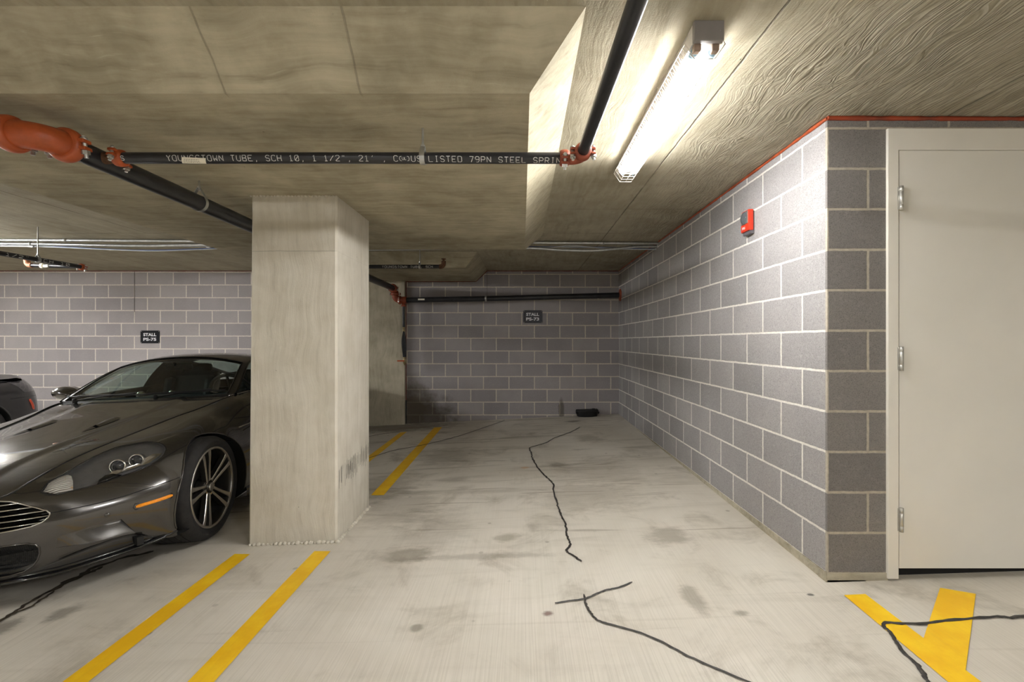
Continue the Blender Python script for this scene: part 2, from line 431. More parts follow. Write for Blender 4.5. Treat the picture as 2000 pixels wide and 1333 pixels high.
for k in range(42):       # rough mortar crumbs round the foot
    a = k / 41.0
    p = Vector((cx0 - 0.02 + (cx1 - cx0 + 0.02) * a, cy0 - 0.006, 0)) if k % 2 else Vector((cx1 + 0.006, cy0 + (cy1 - cy0) * a, 0))
    p.z = floor_z(p.x, p.y) + 0.004
    r = rnd.uniform(0.008, 0.019)
    mb.lathe([(r * 0.3, -r * 0.6), (r, -r * 0.2), (r * 0.85, r * 0.5), (r * 0.2, r * 0.9)], p, (rnd.uniform(-.4, .4), rnd.uniform(-.4, .4), 1), 7)
mb.build('rough_foot', m_column, col_ob)
mb = MB()
for k in range(26):       # broken edge where the column meets the drop
    a = k / 25.0
    p = Vector((cx0 + (cx1 - cx0) * a, cy0 - 0.004, 2.143)); r = rnd.uniform(0.006, 0.013)
    mb.lathe([(r * 0.3, -r * 0.7), (r, -r * 0.2), (r * 0.8, r * 0.5)], p, (rnd.uniform(-.4, .4), rnd.uniform(-.4, .4), 1), 6)
mb.build('rough_head', m_column, col_ob)
# rear column built into the back wall
mb = MB(); mb.box((-2.38, 7.30, 0.85), (1.06, 0.36, 2.75))
tag(mb.build('column', m_backcol), 'pale concrete column set into the back block wall', 'column', kind='structure')

def wallbox(name, lo, hi, mat, label):
    m = MB(); m.box([(a + b) / 2 for a, b in zip(lo, hi)], [b - a for a, b in zip(lo, hi)])
    return tag(m.build(name, mat), label, 'wall', kind='structure')
wallbox('wall_back', (-1.85, 7.2, -0.6), (1.7, 7.4, 2.337), m_wall_back, 'grey block wall at the back of the empty stall')
wallbox('wall_rear', (X0, 7.2, -0.7), (-2.8, 7.4, 2.337), m_wall_left, 'lighter grey block wall behind the parked sports car')
wallbox('wall_right', (1.532, 2.29, 0.032), (1.732, 7.25, 2.337), m_wall_right, 'long grey block wall running along the empty stall')
# front return of the block wall, with the door opening left free
DX0, DX1, DZ1 = 1.826, 2.90, 2.273
mb = MB()
mb.box(((1.532 + DX0) / 2, 2.375, (0.032 + 2.337) / 2), (DX0 - 1.532, 0.2, 2.337 - 0.032))
mb.box(((DX0 + DX1) / 2, 2.375, (DZ1 + 2.337) / 2), (DX1 - DX0, 0.2, 2.337 - DZ1))
mb.box(((DX1 + X1) / 2, 2.375, (0.0 + 2.337) / 2), (X1 - DX1, 0.2, 2.337))
tag(mb.build('wall_front', m_wall_front), 'dark grey block wall end beside and above the metal door', 'wall', kind='structure')
m_plain = mat_concrete('plain_concrete', srgb(196, 190, 174), srgb(160, 153, 136), 'x', 0.3, bump=0.25)
wallbox('wall_left', (X0 - 0.2, Y0, -0.8), (X0, Y1 + 0.2, 2.337), m_plain, 'plain concrete end wall of the garage beyond the parked cars')
wallbox('wall_aisle', (X0, Y0 - 0.2, -0.8), (X1, Y0, 2.337), m_plain, 'concrete wall across the drive aisle')
wallbox('wall_store', (X1, Y0, -0.8), (X1 + 0.2, Y1 + 0.2, 2.337), m_plain, 'concrete wall behind the store room door')
# rough concrete curb under the blocks
m_curb = mat_concrete('curb_concrete', srgb(196, 188, 168), srgb(120, 110, 90), 'x', 0.6, bump=0.6)
mb = MB()
mb.box((1.626, 4.75, -0.05), (0.204, 4.95, 0.19)); mb.box((1.68, 2.372, -0.05), (0.302, 0.204, 0.19))
mb.box((1.622, 2.3, -0.06), (0.2, 0.06, 0.14))
tag(mb.build('trim_9', m_curb), 'rough low concrete curb under the long block wall', 'curb', kind='structure')

# red firestop sealant along the wall heads
m_caulkf = mat_simple('fire_caulk_front', srgb(138, 56, 30), 0.5, var=0.3, scale=10)
m_caulk = mat_simple('fire_caulk', srgb(160, 74, 40), 0.45, var=0.25, scale=14)
m_caulkd = mat_simple('fire_caulk_dark', srgb(112, 48, 36), 0.5, var=0.25, scale=14)
TRIM_N = [0]
def bead(pts, r, mat, label):
    TRIM_N[0] += 1
    P = []
    for a, b in zip(pts[:-1], pts[1:]):
        a, b = Vector(a), Vector(b); n = max(2, int((b - a).length / 0.05))
        P += [a.lerp(b, k / n) for k in range(n)]
    P.append(Vector(pts[-1]))
    rr = [r * rnd.uniform(0.75, 1.25) for _ in P]
    m = MB(); m.tube(P, rr, 8)
    return tag(m.build('trim_%d' % TRIM_N[0], mat), label, 'sealant', kind='structure')
bead([(1.530, 7.19, 2.330), (1.530, 2.272, 2.328)], 0.0085, m_caulk, 'orange-red sealant bead along the top of the long block wall')
bead([(1.530, 2.272, 2.328), (2.3, 2.272, 2.325), (5.9, 2.272, 2.322)], 0.011, m_caulkf, 'red sealant bead above the metal door')
bead([(-0.735, 7.198, 2.165), (-0.56, 7.198, 2.331), (1.53, 7.198, 2.332)], 0.007, m_caulkd, 'thin dark red sealant line over the back block wall')
bead([(-1.845, 7.197, -0.2), (-1.845, 7.197, 2.16), (-0.735, 7.198, 2.163)], 0.007, m_caulkd, 'thin dark red sealant line down the back wall joint')
bead([(X0, 7.198, 2.332), (-3.4, 7.198, 2.332), (-3.22, 7.198, 2.163), (-2.9, 7.198, 2.163)], 0.007, m_caulkd, 'dark red sealant line over the wall behind the cars')
m_blackseal = mat_simple('black_sealant', srgb(30, 28, 27), 0.6, var=0.2)
bead([(-1.845, 7.19, -0.16), (-1.845, 7.19, 0.28)], 0.012, m_blackseal, 'black joint strip low in the back corner')
m_joint = mat_simple('grey_joint', srgb(104, 98, 92), 0.8, var=0.2)
mb = MB(); mb.tube([(-0.5596, 7.1985, 1.95), (-0.5596, 7.1985, 2.33)], 0.003, 6)
mb.tube([(-6.16, 7.1985, 1.68), (-6.16, 7.1985, 2.33)], 0.0035, 6)
tag(mb.build('trim_8', m_joint), 'thin dark control joints in the back block walls', 'joint', kind='structure')

# ---------------------------------------------------------------- floor paint and crack sealer (parts of the floor)
m_yellow = None
def mat_yellow():
    t = NT('yellow_paint'); c = t.coord()
    n1 = t.noise(c, 6.0, 5.0, 0.65); n2 = t.noise(t.mapping(c, (150, 2, 1)), 1.0, 3.0)
    col = t.mix(t.span(n1, 0.35, 0.7), srgb(238, 184, 14), srgb(248, 204, 30))
    col = t.mix(t.span(n2, 0.5, 0.75, 0, 0.16), col, srgb(196, 160, 70))
    al = t.span(t.math('ADD', t.noise(c, 40.0, 4.0), t.math('MULTIPLY', t.noise(c, 3.0, 2.0), 0.3)), 0.30, 0.36)
    return t.bsdf(col, 0.55, 0.0, t.bump(n2, 0.15, 0.003))
m_yellow = mat_yellow()
def strip(poly, name, mat, h, n=14, lab=None):
    """poly = left edge, right edge polylines of equal length"""
    L, R = poly; m = MB(); rows = []
    for (a, b), (c, d) in zip(L, R):
        rows.append([Vector((a + (c - a) * k / 4, b + (d - b) * k / 4, floor_z(a + (c - a) * k / 4, b + (d - b) * k / 4) + h)) for k in range(5)])
    m.grid(rows)
    o = m.build(name, mat, floor)
    if lab: o['label'] = lab
    return o
def lerp2(a, b, n):
    return [(a[0] + (b[0] - a[0]) * k / n, a[1] + (b[1] - a[1]) * k / n) for k in range(n + 1)]
strip((lerp2((-1.773, 1.0), (-1.773, 2.795), 20), lerp2((-1.668, 1.0), (-1.672, 2.785), 20)), 'parking_stripe', m_yellow, 0.003)
strip((lerp2((-1.272, 1.0), (-1.282, 2.796), 20), lerp2((-1.166, 1.0), (-1.179, 2.788), 20)), 'parking_stripe', m_yellow, 0.003)
strip((lerp2((-1.269, 3.80), (-1.309, 6.74), 24), lerp2((-1.158, 3.79), (-1.19, 6.75), 24)), 'parking_stripe', m_yellow, 0.003)
strip((lerp2((-1.755, 3.70), (-1.745, 6.46), 24), lerp2((-1.650, 3.69), (-1.655, 6.51), 24)), 'parking_stripe', m_yellow, 0.003)
strip((lerp2((1.529, 2.154), (1.50, 0.9), 12), lerp2((1.633, 2.157), (1.626, 0.9), 12)), 'parking_stripe', m_yellow, 0.003)
strip((lerp2((2.017, 2.187), (1.624, 1.835), 8), lerp2((2.131, 2.129), (1.624, 1.66), 8)), 'hatch_stripe', m_yellow, 0.0036)
m_crack = mat_simple('crack_sealer', srgb(58, 55, 52), 0.55, var=0.3, scale=40, bump=0.4)
def crack(pts, w, jitter=0.004):
    P = cr([(a, b, 0) for a, b in pts], 6); rows = []
    for i, p in enumerate(P):
        tn = (P[min(i + 1, len(P) - 1)] - P[max(i - 1, 0)]).normalized(); nn = Vector((-tn.y, tn.x, 0))
        p = p + nn * rnd.uniform(-jitter, jitter); ww = w * rnd.uniform(0.7, 1.3) * (0.45 if i in (0, len(P) - 1) else 1)
        rows.append([p + nn * ww * s for s in (-0.5, -0.2, 0.2, 0.5)])
    m = MB()
    m.grid([[Vector((q.x, q.y, floor_z(q.x, q.y) + (0.0045 if k in (0, 3) else 0.0075))) for k, q in enumerate(r)] for r in rows])
    return m.build('crack_line', m_crack, floor)
crack([(0.805, 6.294), (0.62, 5.968), (0.412, 5.703), (0.283, 5.449), (0.076, 5.231)], 0.012)
crack([(0.076, 5.231), (0.102, 4.994), (0.108, 4.781), (0.15, 4.436), (0.215, 4.133), (0.264, 3.953), (0.259, 3.693), (0.265, 3.443), (0.273, 3.262), (0.291, 3.064), (0.285, 2.891), (0.296, 2.789), (0.264, 2.684), (0.287, 2.645), (0.337, 2.55)], 0.013, 0.005)
crack([(-1.9, 4.8), (-1.714, 5.055), (-1.594, 5.265), (-1.5, 5.396), (-1.217, 5.608), (-0.869, 6.011), (-0.587, 6.498), (-0.272, 7.07)], 0.010, 0.003)
crack([(-2.3, 6.0), (-2.123, 6.263), (-1.948, 6.432), (-1.749, 6.504)], 0.010, 0.003)
crack([(0.156, 2.16), (0.226, 2.176), (0.307, 2.192), (0.363, 2.229), (0.419, 2.258), (0.484, 2.277), (0.562, 2.323)], 0.011, 0.002)
crack([(0.302, 2.227), (0.303, 2.131), (0.318, 2.067), (0.338, 2.021), (0.403, 1.982), (0.505, 1.926), (0.58, 1.861), (0.646, 1.786), (0.722, 1.717), (0.81, 1.645), (0.98, 1.5), (1.2, 1.2), (1.3, 0.7), (1.5, 0.2)], 0.0105, 0.002)
crack([(3.6, 2.05), (2.6, 1.98), (2.167, 1.957), (2.106, 1.949), (2.046, 1.96), (1.838, 1.945), (1.683, 1.929), (1.562, 1.942), (1.531, 1.919), (1.53, 1.886), (1.505, 1.824), (1.483, 1.755), (1.48, 1.701), (1.462, 1.65), (1.449, 1.619), (1.42, 1.5), (1.40, 1.2), (1.33, 0.9), (1.35, 0.5)], 0.016, 0.002)

m_oil = mat_simple('oil_streak', srgb(74, 66, 55), 0.5, var=0.5, scale=35)
for pts_, w_ in (([(-2.47, 1.9), (-2.498, 2.167), (-2.511, 2.267), (-2.529, 2.446), (-2.518, 2.562)], 0.022), ([(-2.53, 2.40), (-2.518, 2.562), (-2.524, 2.66), (-2.456, 2.786), (-2.331, 2.865)], 0.034), ([(-2.49, 2.2), (-2.475, 2.3), (-2.49, 2.42)], 0.016), ([(-2.55, 2.5), (-2.50, 2.6), (-2.48, 2.68)], 0.028)):
    o_ = crack(pts_, w_, 0.010); o_.data.materials.clear(); o_.data.materials.append(m_oil); o_.name = 'oil_streak'
# ---------------------------------------------------------------- hollow-metal door
m_door = mat_simple('door_paint', srgb(230, 226, 217), 0.42, var=0.015, scale=3, bump=0.03, bscale=400)
m_frame = mat_simple('frame_paint', srgb(230, 225, 215), 0.45, var=0.02, scale=5, bump=0.05, bscale=300)
m_hinge = mat_simple('hinge_steel', srgb(190, 188, 182), 0.38, 0.75, var=0.05)
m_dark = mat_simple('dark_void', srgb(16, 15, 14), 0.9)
door = thing('door_1', 'cream painted metal door in a block wall with three hinges', 'door', (2.4, 2.275, 0.04), kind='structure')
yF = 2.262
mb = MB()
mb.box(((1.826 + 1.880) / 2, 2.375, (0.02 + DZ1) / 2), (0.054, 0.226, DZ1 - 0.02), bevel=0.003)
mb.box((2.36, 2.375, DZ1 - 0.054), (1.068, 0.2265, 0.108), bevel=0.003)
mb.box((2.868, 2.375, (0.02 + DZ1) / 2), (0.054, 0.226, DZ1 - 0.02), bevel=0.003)
mb.build('door_frame', m_frame, door)
mb = MB(); mb.box((2.3625, 2.288, (0.072 + 2.163) / 2), (0.955, 0.045, 2.163 - 0.072), bevel=0.002)
leaf = mb.build('door_leaf', m_door, door)
mb = MB(); mb.box((2.3625, 2.322, 0.045), (0.965, 0.012, 0.10)); mb.build('door_gap_shade', m_dark, door)  # black strip standing in for the shade in the gap under the leaf
mb = MB(); mb.lathe([(0, .012), (.03, .012), (.033, .008), (.033, 0)], (2.775, 2.2655, 1.0), (0, -1, 0), 24); mb.tube([(2.775, 2.266, 1.0), (2.775, 2.21, 1.0), (2.765, 2.203, 1.0), (2.66, 2.203, 1.0)], .009, 12); mb.build('door_handle', m_hinge, door)
for z in (1.922, 1.122, 0.318):
    mb = MB()
    mb.lathe([(0.0, -0.06), (0.0085, -0.06), (0.0085, -0.033), (0.0078, -0.0325), (0.0078, -0.0315), (0.0085, -0.031), (0.0085, 0.033), (0.0078, 0.0335), (0.0078, 0.0345), (0.0085, 0.035), (0.0085, 0.06), (0.0, 0.06)], (1.889, 2.256, z), (0, 0, 1), 16)
    mb.box((1.8795, 2.264, z), (0.012, 0.006, 0.113))
    mb.build('hinge', m_hinge, door)
# ================================================================ sprinkler pipes
m_pipe = mat_simple('black_pipe_paint', srgb(36, 36, 40), 0.33, var=0.25, scale=9, bump=0.08, bscale=60, Specular_IOR_Level=0.55)
m_red = mat_simple('red_iron_paint', srgb(168, 78, 36), 0.4, var=0.12, scale=22, bump=0.15, bscale=90)
m_redd = mat_simple('dark_red_iron_paint', srgb(140, 64, 38), 0.5, var=0.15, scale=22, bump=0.15, bscale=90)
m_rust = mat_simple('rusty_steel', srgb(92, 62, 40), 0.75, 0.2, var=0.4, scale=40, bump=0.3)
m_zinc = mat_simple('zinc_steel', srgb(190, 190, 186), 0.35, 0.85, var=0.08)
m_galv = mat_simple('galvanised_steel', srgb(196, 198, 198), 0.34, 0.9, var=0.1, scale=30)
m_brass = mat_simple('brass_fitting', srgb(176, 160, 122), 0.35, 0.8, var=0.1)
m_ink = mat_simple('white_ink', srgb(214, 214, 210), 0.7, var=0.15, scale=60)
m_paper = mat_simple('cream_paper', srgb(232, 226, 208), 0.7, var=0.03)
m_inkdark = mat_simple('dark_ink', srgb(70, 66, 60), 0.8, var=0.1)

PZ = CAM_H + 0.808
PX, PY2 = -1.873, 1.992
def coupling(parent, c, axis, r, bolt_ax, w=0.046, mat=None, name='coupling', lugs=True, s=1.0):
    """grooved pipe coupling: two housing halves with bolt pads; bolts are its sub-parts"""
    c, axis, ba = Vector(c), Vector(axis).normalized(), Vector(bolt_ax).normalized()
    side = axis.cross(ba).normalized()
    m = MB(); h = w / 2
    m.lathe([(r * 0.98, -h), (r * 1.18, -h), (r * 1.40, -h * 0.78), (r * 1.48, -h * 0.3), (r * 1.48, h * 0.3), (r * 1.40, h * 0.78), (r * 1.18, h), (r * 0.98, h)], c, axis, 30)
    rot = Matrix((side, ba, axis)).transposed()
    bolts = []
    L = 0.36 * r + 0.012
    for sg in (-1, 1):
        for hb in (-1, 1):
            pc = c + side * sg * (r * 1.30 + L * 0.45) + ba * hb * (0.0115 * s)
            m.box(pc, (L, 0.011 * s, w * 0.72), rot, bevel=0.003)
            m.box(c + side * sg * (r * 1.16) + ba * hb * (r * 0.40), (r * 0.34, r * 0.62, w * 0.66), Matrix.Rotation(-sg * hb * 0.55, 3, axis) @ rot, bevel=0.004)
        bolts.append(c + side * sg * (r * 1.30 + L * 0.5))
    o = m.build(name, mat or m_red, parent)
    for b in bolts:
        m = MB(); k = 0.0062 * s; q = 0.017 * s
        m.tube([b - ba * (q + 0.024 * s), b + ba * (q + 0.012 * s)], k, 10)
        m.lathe([(0, -q - 0.012 * s), (k * 1.9, -q - 0.012 * s), (k * 1.9, -q), (0, -q)], b, ba, 6, sm=False)
        m.lathe([(0, q), (k * 1.7, q), (k * 1.5, q + 0.008 * s), (0, q + 0.010 * s)], b, ba, 12)
        m.build('bolt', m_zinc, o)
    return o
def elbow_path(a, corner, b, rad, n=10):
    a, c, b = Vector(a), Vector(corner), Vector(b)
    u, v = (a - c).normalized(), (b - c).normalized()
    p0, p1 = c + u * rad, c + v * rad; ctr = c + (u + v) * rad
    P = [a] if (a - p0).length > 1e-4 else []
    for k in range(n + 1):
        t = PI / 2 * k / n
        P.append(ctr - v * rad * math.cos(t) - u * rad * math.sin(t))
    if (b - p1).length > 1e-4: P.append(b)
    return P
R3, R15, R125 = 0.0445, 0.0242, 0.021

# main 3 inch line
mainp = thing('sprinkler_pipe', 'thick black sprinkler main running back past the square column', 'pipe', (PX, 2.64, PZ))
mb = MB(); mb.tube([(PX, 1.862, PZ), (PX - 0.008, 2.6, PZ), (-1.93, 5.6, PZ), (-1.95, 6.83, PZ)], R3, 28)
mb.build('pipe_body', m_pipe, mainp)
mb = MB(); mb.lathe([(R15 * 1.05, 0.036), (R15 * 1.05, 0.05), (R15 * 1.0, 0.056), (R15, 0.09)], (PX, PY2, PZ), (1, 0, 0), 20)
mb.build('welded_outlet', m_rust, mainp)
def dashes(parent, pts, ax, r, n0, seedn, size=0.012):
    rr = random.Random(seedn); m = MB()
    for p in pts:
        p = Vector(p)
        for k in range(n0):
            q = p + Vector((rr.uniform(-1, 1), rr.uniform(-1, 1), rr.uniform(-1, 1))) * size
            m.box(q, (size * 0.3, size * 0.3, size * 0.3))
    return m
# big elbow at the left
elb = thing('pipe_elbow', 'large orange-red pipe elbow with two bolted couplings on the thick main', 'pipe fitting', (PX - 0.05, 1.84, PZ))
mb = MB(); pth = elbow_path((PX, 1.865, PZ), (PX, 1.762, PZ), (PX - 0.115, 1.762, PZ), 0.098, 16)
mb.tube(pth, [R3 * (1.10 if i in (0, len(pth) - 1) else 1.16) for i in range(len(pth))], 32)
mb.build('elbow_body', m_red, elb)
coupling(elb, (PX, 1.862, PZ), (0, 1, 0), R3 * 1.06, (0, -0.15, 1), 0.050, s=1.25)
coupling(elb, (PX - 0.112, 1.762, PZ), (1, 0, 0), R3 * 1.06, (0, 0, 1), 0.050, s=1.25)
mb = MB(); mb.tube([(PX - 0.112, 1.762, PZ), (-10.98, 1.762, PZ)], R3, 28)
tag(mb.build('sprinkler_pipe', m_pipe), 'short stretch of black main leaving the big red elbow across the stalls', 'pipe')

# branch line with the stencilled lettering
BX0, BX1 = -1.80, 0.165
branch = thing('branch_pipe', 'black branch pipe with white stencilled lettering under the ceiling drop', 'pipe', (-0.8, PY2, PZ))
mb = MB(); mb.tube([(BX0, PY2, PZ), (BX1 + 0.02, PY2, PZ)], R15, 28); mb.build('pipe_body', m_pipe, branch)
FONT = {
 'A': [[(0,0),(0,4),(1,6),(3,6),(4,4),(4,0)],[(0,2.6),(4,2.6)]], 'B': [[(0,0),(0,6),(3,6),(4,5),(3.2,3.1),(0,3.1)],[(3.2,3.1),(4,2),(3.4,0),(0,0)]],
 'C': [[(4,5),(3,6),(1,6),(0,5),(0,1),(1,0),(3,0),(4,1)]], 'D': [[(0,0),(0,6),(3,6),(4,5),(4,1),(3,0),(0,0)]], 'E': [[(4,6),(0,6),(0,0),(4,0)],[(0,3),(3,3)]],
 'G': [[(4,5),(3,6),(1,6),(0,5),(0,1),(1,0),(3,0),(4,1),(4,3),(2.4,3)]], 'H': [[(0,0),(0,6)],[(4,0),(4,6)],[(0,3),(4,3)]], 'I': [[(1,6),(3,6)],[(2,6),(2,0)],[(1,0),(3,0)]],
 'L': [[(0,6),(0,0),(4,0)]], 'N': [[(0,0),(0,6),(4,0),(4,6)]], 'O': [[(0,1),(0,5),(1,6),(3,6),(4,5),(4,1),(3,0),(1,0),(0,1)]], 'P': [[(0,0),(0,6),(3,6),(4,5),(4,3.8),(3,2.8),(0,2.8)]],
 'R': [[(0,0),(0,6),(3,6),(4,5),(4,3.8),(3,2.9),(0,2.9)],[(2,2.9),(4,0)]], 'S': [[(4,5),(3,6),(1,6),(0,5),(0,4),(1,3.1),(3,2.9),(4,2),(4,1),(3,0),(1,0),(0,1)]],
 'T': [[(0,6),(4,6)],[(2,6),(2,0)]], 'U': [[(0,6),(0,1),(1,0),(3,0),(4,1),(4,6)]], 'W': [[(0,6),(0.4,0),(2,3),(3.6,0),(4,6)]], 'Y': [[(0,6),(2,3.2),(4,6)],[(2,3.2),(2,0)]],
 '0': [[(0,1),(0,5),(1,6),(3,6),(4,5),(4,1),(3,0),(1,0),(0,1)],[(0.4,1),(3.6,5)]], '1': [[(0.8,4.8),(2,6),(2,0)],[(0.6,0),(3.4,0)]], '2': [[(0,5),(1,6),(3,6),(4,5),(4,3.8),(0,0.6),(0,0),(4,0)]],
 '7': [[(0,6),(4,6),(1.6,0)]], '9': [[(4,3.2),(1,2.8),(0,3.8),(0,5),(1,6),(3,6),(4,5),(4,2),(3,0),(1,0)]], '/': [[(0,0.4),(4,5.6)]], '"': [[(1.2,6),(1.2,4.6)],[(2.8,6),(2.8,4.6)]],
 "'": [[(2.4,6),(1.6,4.6)]], ',': [[(2,0.8),(2,0),(1.2,-1.2)]], '(': [[(4,6),(1.5,5.6),(0.4,3),(1.5,0.4),(4,0)]], ')': [[(0,6),(2.5,5.6),(3.6,3),(2.5,0.4),(0,0)]],
 'u': [[(0.5,4.6),(0.5,2),(2,1.4),(3.5,2),(3.5,4.6)]], 'l': [[(0.3,4.6),(0.3,1.5),(2.6,1.5)]]}
def stroke_text(text, pitch, hgt, width, mapf, wt):
    """ink strokes laid on a pipe; mapf(u, v) gives a point on its skin"""
    m = MB(); sx, sz = width / 4.0, hgt / 6.0; u0 = 0.0
    for ch in text:
        for st in FONT.get(ch, []):
            pts = []
            for (a, b), (c, d) in zip(st[:-1], st[1:]):
                n = max(1, int(math.hypot(c - a, d - b) / 1.3))
                pts += [(a + (c - a) * k / n, b + (d - b) * k / n) for k in range(n)]
            pts.append(st[-1]); pts = [(u0 + a * sx, (b - 3) * sz) for a, b in pts]
            rows = []
            for i, (a, b) in enumerate(pts):
                p, q = pts[max(i - 1, 0)], pts[min(i + 1, len(pts) - 1)]
                L = math.hypot(q[0] - p[0], q[1] - p[1]) or 1; nx, ny = -(q[1] - p[1]) / L * wt, (q[0] - p[0]) / L * wt
                rows.append([mapf(a + nx, b + ny), mapf(a - nx, b - ny)])
            m.grid(rows)
        u0 += pitch
    return m
def on_branch(u, v, r=R15 + 0.0005):
    X = -1.546 + u; k = max(0.0, min(1.0, (X + 1.0) / 1.1))
    ph = math.radians(22 + 24 * k * k) - v / R15
    return Vector((X, PY2 - r * math.cos(ph), PZ - r * math.sin(ph)))
stroke_text('YOUNGSTOWN TUBE, SCH 10, 1 1/2", 21\' , C  US LISTED 79PN STEEL SPRIN', 0.02532, 0.0235, 0.0165, on_branch, 0.0013).build('stencil_lettering', m_ink, branch)
mb = stroke_text('(ul)', 0.0115, 0.019, 0.0105, lambda u, v: on_branch(u + 40 * 0.02532 - 0.002, v), 0.0011)
mb.v += []; mb.build('stencil_mark', m_ink, branch)
stroke_text('S', 0.02, 0.018, 0.014, lambda u, v: on_branch(u - 0.20, v), 0.0012).build('stencil_mark', m_ink, branch)
mb = MB(); rows = []
for k in range(13):
    u = 0.058 + 0.103 * k / 12
    rows.append([on_branch(u + 0.012 * (0.5 - j / 6) + (0.004 if k in (0, 12) else 0), 0.004 - 0.028 * j / 6 - 0.004 * k / 12, R15 + 0.0012) for j in range(7)])
mb.grid(rows); st = mb.build('paper_sticker', m_paper, branch)
st['label'] = 'cream paper sticker on the black pipe'
mb = MB(); rr = random.Random(5)
for ln in range(3):
    u = 0.068
    while u < 0.135:
        w = rr.uniform(0.003, 0.009); v = -0.004 - 0.0062 * ln - 0.004 * (u - 0.06) / 0.1
        mb.grid([[on_branch(u + w * k + (0.006 - 0.004 * ln), v + 0.0008 * s, R15 + 0.0017) for s in (-1, 1)] for k in (0, 0.5, 1)])
        u += w + 0.0025
mb.build('scribbled_note', m_inkdark, st)
coupling(branch, (-1.768, PY2, PZ), (1, 0, 0), R15, (0, 0.25, 1), 0.044)

def band_hanger(label, x, y, z, r, top, axis='x', wide=0.022, group=None):
    """zinc swivel ring with a threaded rod to the slab"""
    t = thing('pipe_hanger', label, 'hanger', (x, y, z), group or 'zinc pipe hangers')
    m = MB(); n = 40; A = []
    for k in range(n + 1):
        a = PI * 0.5 + 2 * PI * k / n
        c, s = math.cos(a), math.sin(a)
        rr = r + 0.002; zz = s * rr
        if s > 0.2:                       # pulled up to a peak above the pipe
            f = (s - 0.2) / 0.8; zz = rr * (s + 0.85 * f * f); c *= (1 - 0.45 * f * f)
        A.append((c * rr, zz))
    def P(a, w, o):
        h = a[0] * (1 + o / r); v = a[1] * (1 + o / r)
        return Vector((x + w, y + h, z + v)) if axis == 'x' else Vector((x + h, y + w, z + v))
    m.grid([[P(a, -wide / 2, 0), P(a, wide / 2, 0), P(a, wide / 2, 0.0022), P(a, -wide / 2, 0.0022), P(a, -wide / 2, 0)] for a in A])
    m.sm = [False] * len(m.sm)
    m.build('strap', m_galv, t)
    zt = z + (r + 0.002) * 1.85
    m = MB(); m.tube([(x, y, zt - 0.006), (x, y, top + 0.004)], 0.005, 10)
    m.build('threaded_rod', m_zinc, t)
    for q in (zt - 0.008, zt + 0.006):
        m = MB(); m.lathe([(0.0, -0.004), (0.0095, -0.004), (0.0095, 0.004), (0.0, 0.004)], (x, y, q), (0, 0, 1), 6, sm=False)
        m.build('nut', m_zinc, t)
    return t
band_hanger('zinc ring hanger holding the lettered black branch pipe', -0.437, PY2, PZ, R15, 2.145, 'x')
band_hanger('zinc ring hanger around the thick black main by the column', -1.882, 2.64, PZ, R3, 2.145, 'y')

# cross line that comes towards the camera
CXP = 0.262
mb = MB(); mb.tube([(CXP - 0.004, 1.955, PZ), (CXP + 0.012, 1.0, PZ), (CXP + 0.06, -6.98, PZ)], R15, 28)
tag(mb.build('branch_pipe', m_pipe), 'black branch pipe running overhead beside the fluorescent fixture', 'pipe')
e2 = thing('pipe_elbow', 'small orange-red elbow with bolted couplings joining two black branch pipes', 'pipe fitting', (0.235, 1.985, PZ))
mb = MB(); mb.tube(elbow_path((0.19, PY2, PZ), (CXP - 0.004, PY2, PZ), (CXP - 0.004, 1.925, PZ), 0.045, 12), R15 * 1.16, 24)
mb.build('elbow_body', m_redd, e2)
coupling(e2, (0.185, PY2, PZ), (1, 0, 0), R15, (0, -0.5, 0.86), 0.042, m_redd, s=1.0)
coupling(e2, (CXP - 0.004, 1.925, PZ), (0, 1, 0), R15 * 1.05, (0, 0.35, 1), 0.044, m_redd, s=1.05)

# far end: two elbows, the line along the back wall and its drain
e3 = thing('pipe_elbow', 'dark red double elbow turning the main along the back wall', 'pipe fitting', (-1.95, 6.95, 1.94))
ZB = 1.848
mb = MB(); mb.tube(elbow_path((-1.95, 6.80, PZ), (-1.95, 6.95, PZ), (-1.95, 6.95, PZ - 0.09), 0.075, 10), R3 * 1.12, 22)
mb.tube(elbow_path((-1.95, 6.95, PZ - 0.07), (-1.95, 6.95, ZB), (-1.83, 6.985, ZB), 0.075, 10), R3 * 1.12, 22)
mb.build('elbow_body', m_redd, e3)
coupling(e3, (-1.95, 6.82, PZ), (0, 1, 0), R3, (0, 0, 1), 0.05, m_redd)
coupling(e3, (-1.95, 6.95, PZ - 0.075), (0, 0, 1), R3 * 1.02, (0, 1, 0), 0.045, m_redd)
coupling(e3, (-1.885, 6.975, ZB), (1, 0, 0), R3, (0, 0, 1), 0.045, m_redd)
bp = thing('sprinkler_pipe', 'black pipe along the back wall ending in a red flange', 'pipe', (0, 7.03, ZB))
mb = MB(); mb.tube([(-1.86, 6.99, ZB), (-0.5, 7.04, ZB + 0.03), (1.55, 7.08, ZB + 0.088)], R3 * 0.95, 24); mb.build('pipe_body', m_pipe, bp)
mb = MB(); mb.grid([[Vector((-1.60 + 0.10 * i / 4, 6.999 - 0.0435 * math.cos(a), ZB + 0.006 - 0.0435 * math.sin(a))) for a in (-0.35, -0.15, 0.05, 0.2)] for i in range(5)])
mb.build('paper_sticker', m_paper, bp)
mb = MB(); mb.lathe([(R3, -0.008), (R3 * 2.2, -0.008), (R3 * 2.25, -0.002), (R3 * 2.1, 0.010), (R3 * 1.1, 0.022), (R3, 0.022)], (1.531, 7.079, ZB + 0.088), (-1, 0, 0), 30)
mb.build('wall_flange', m_redd, bp)
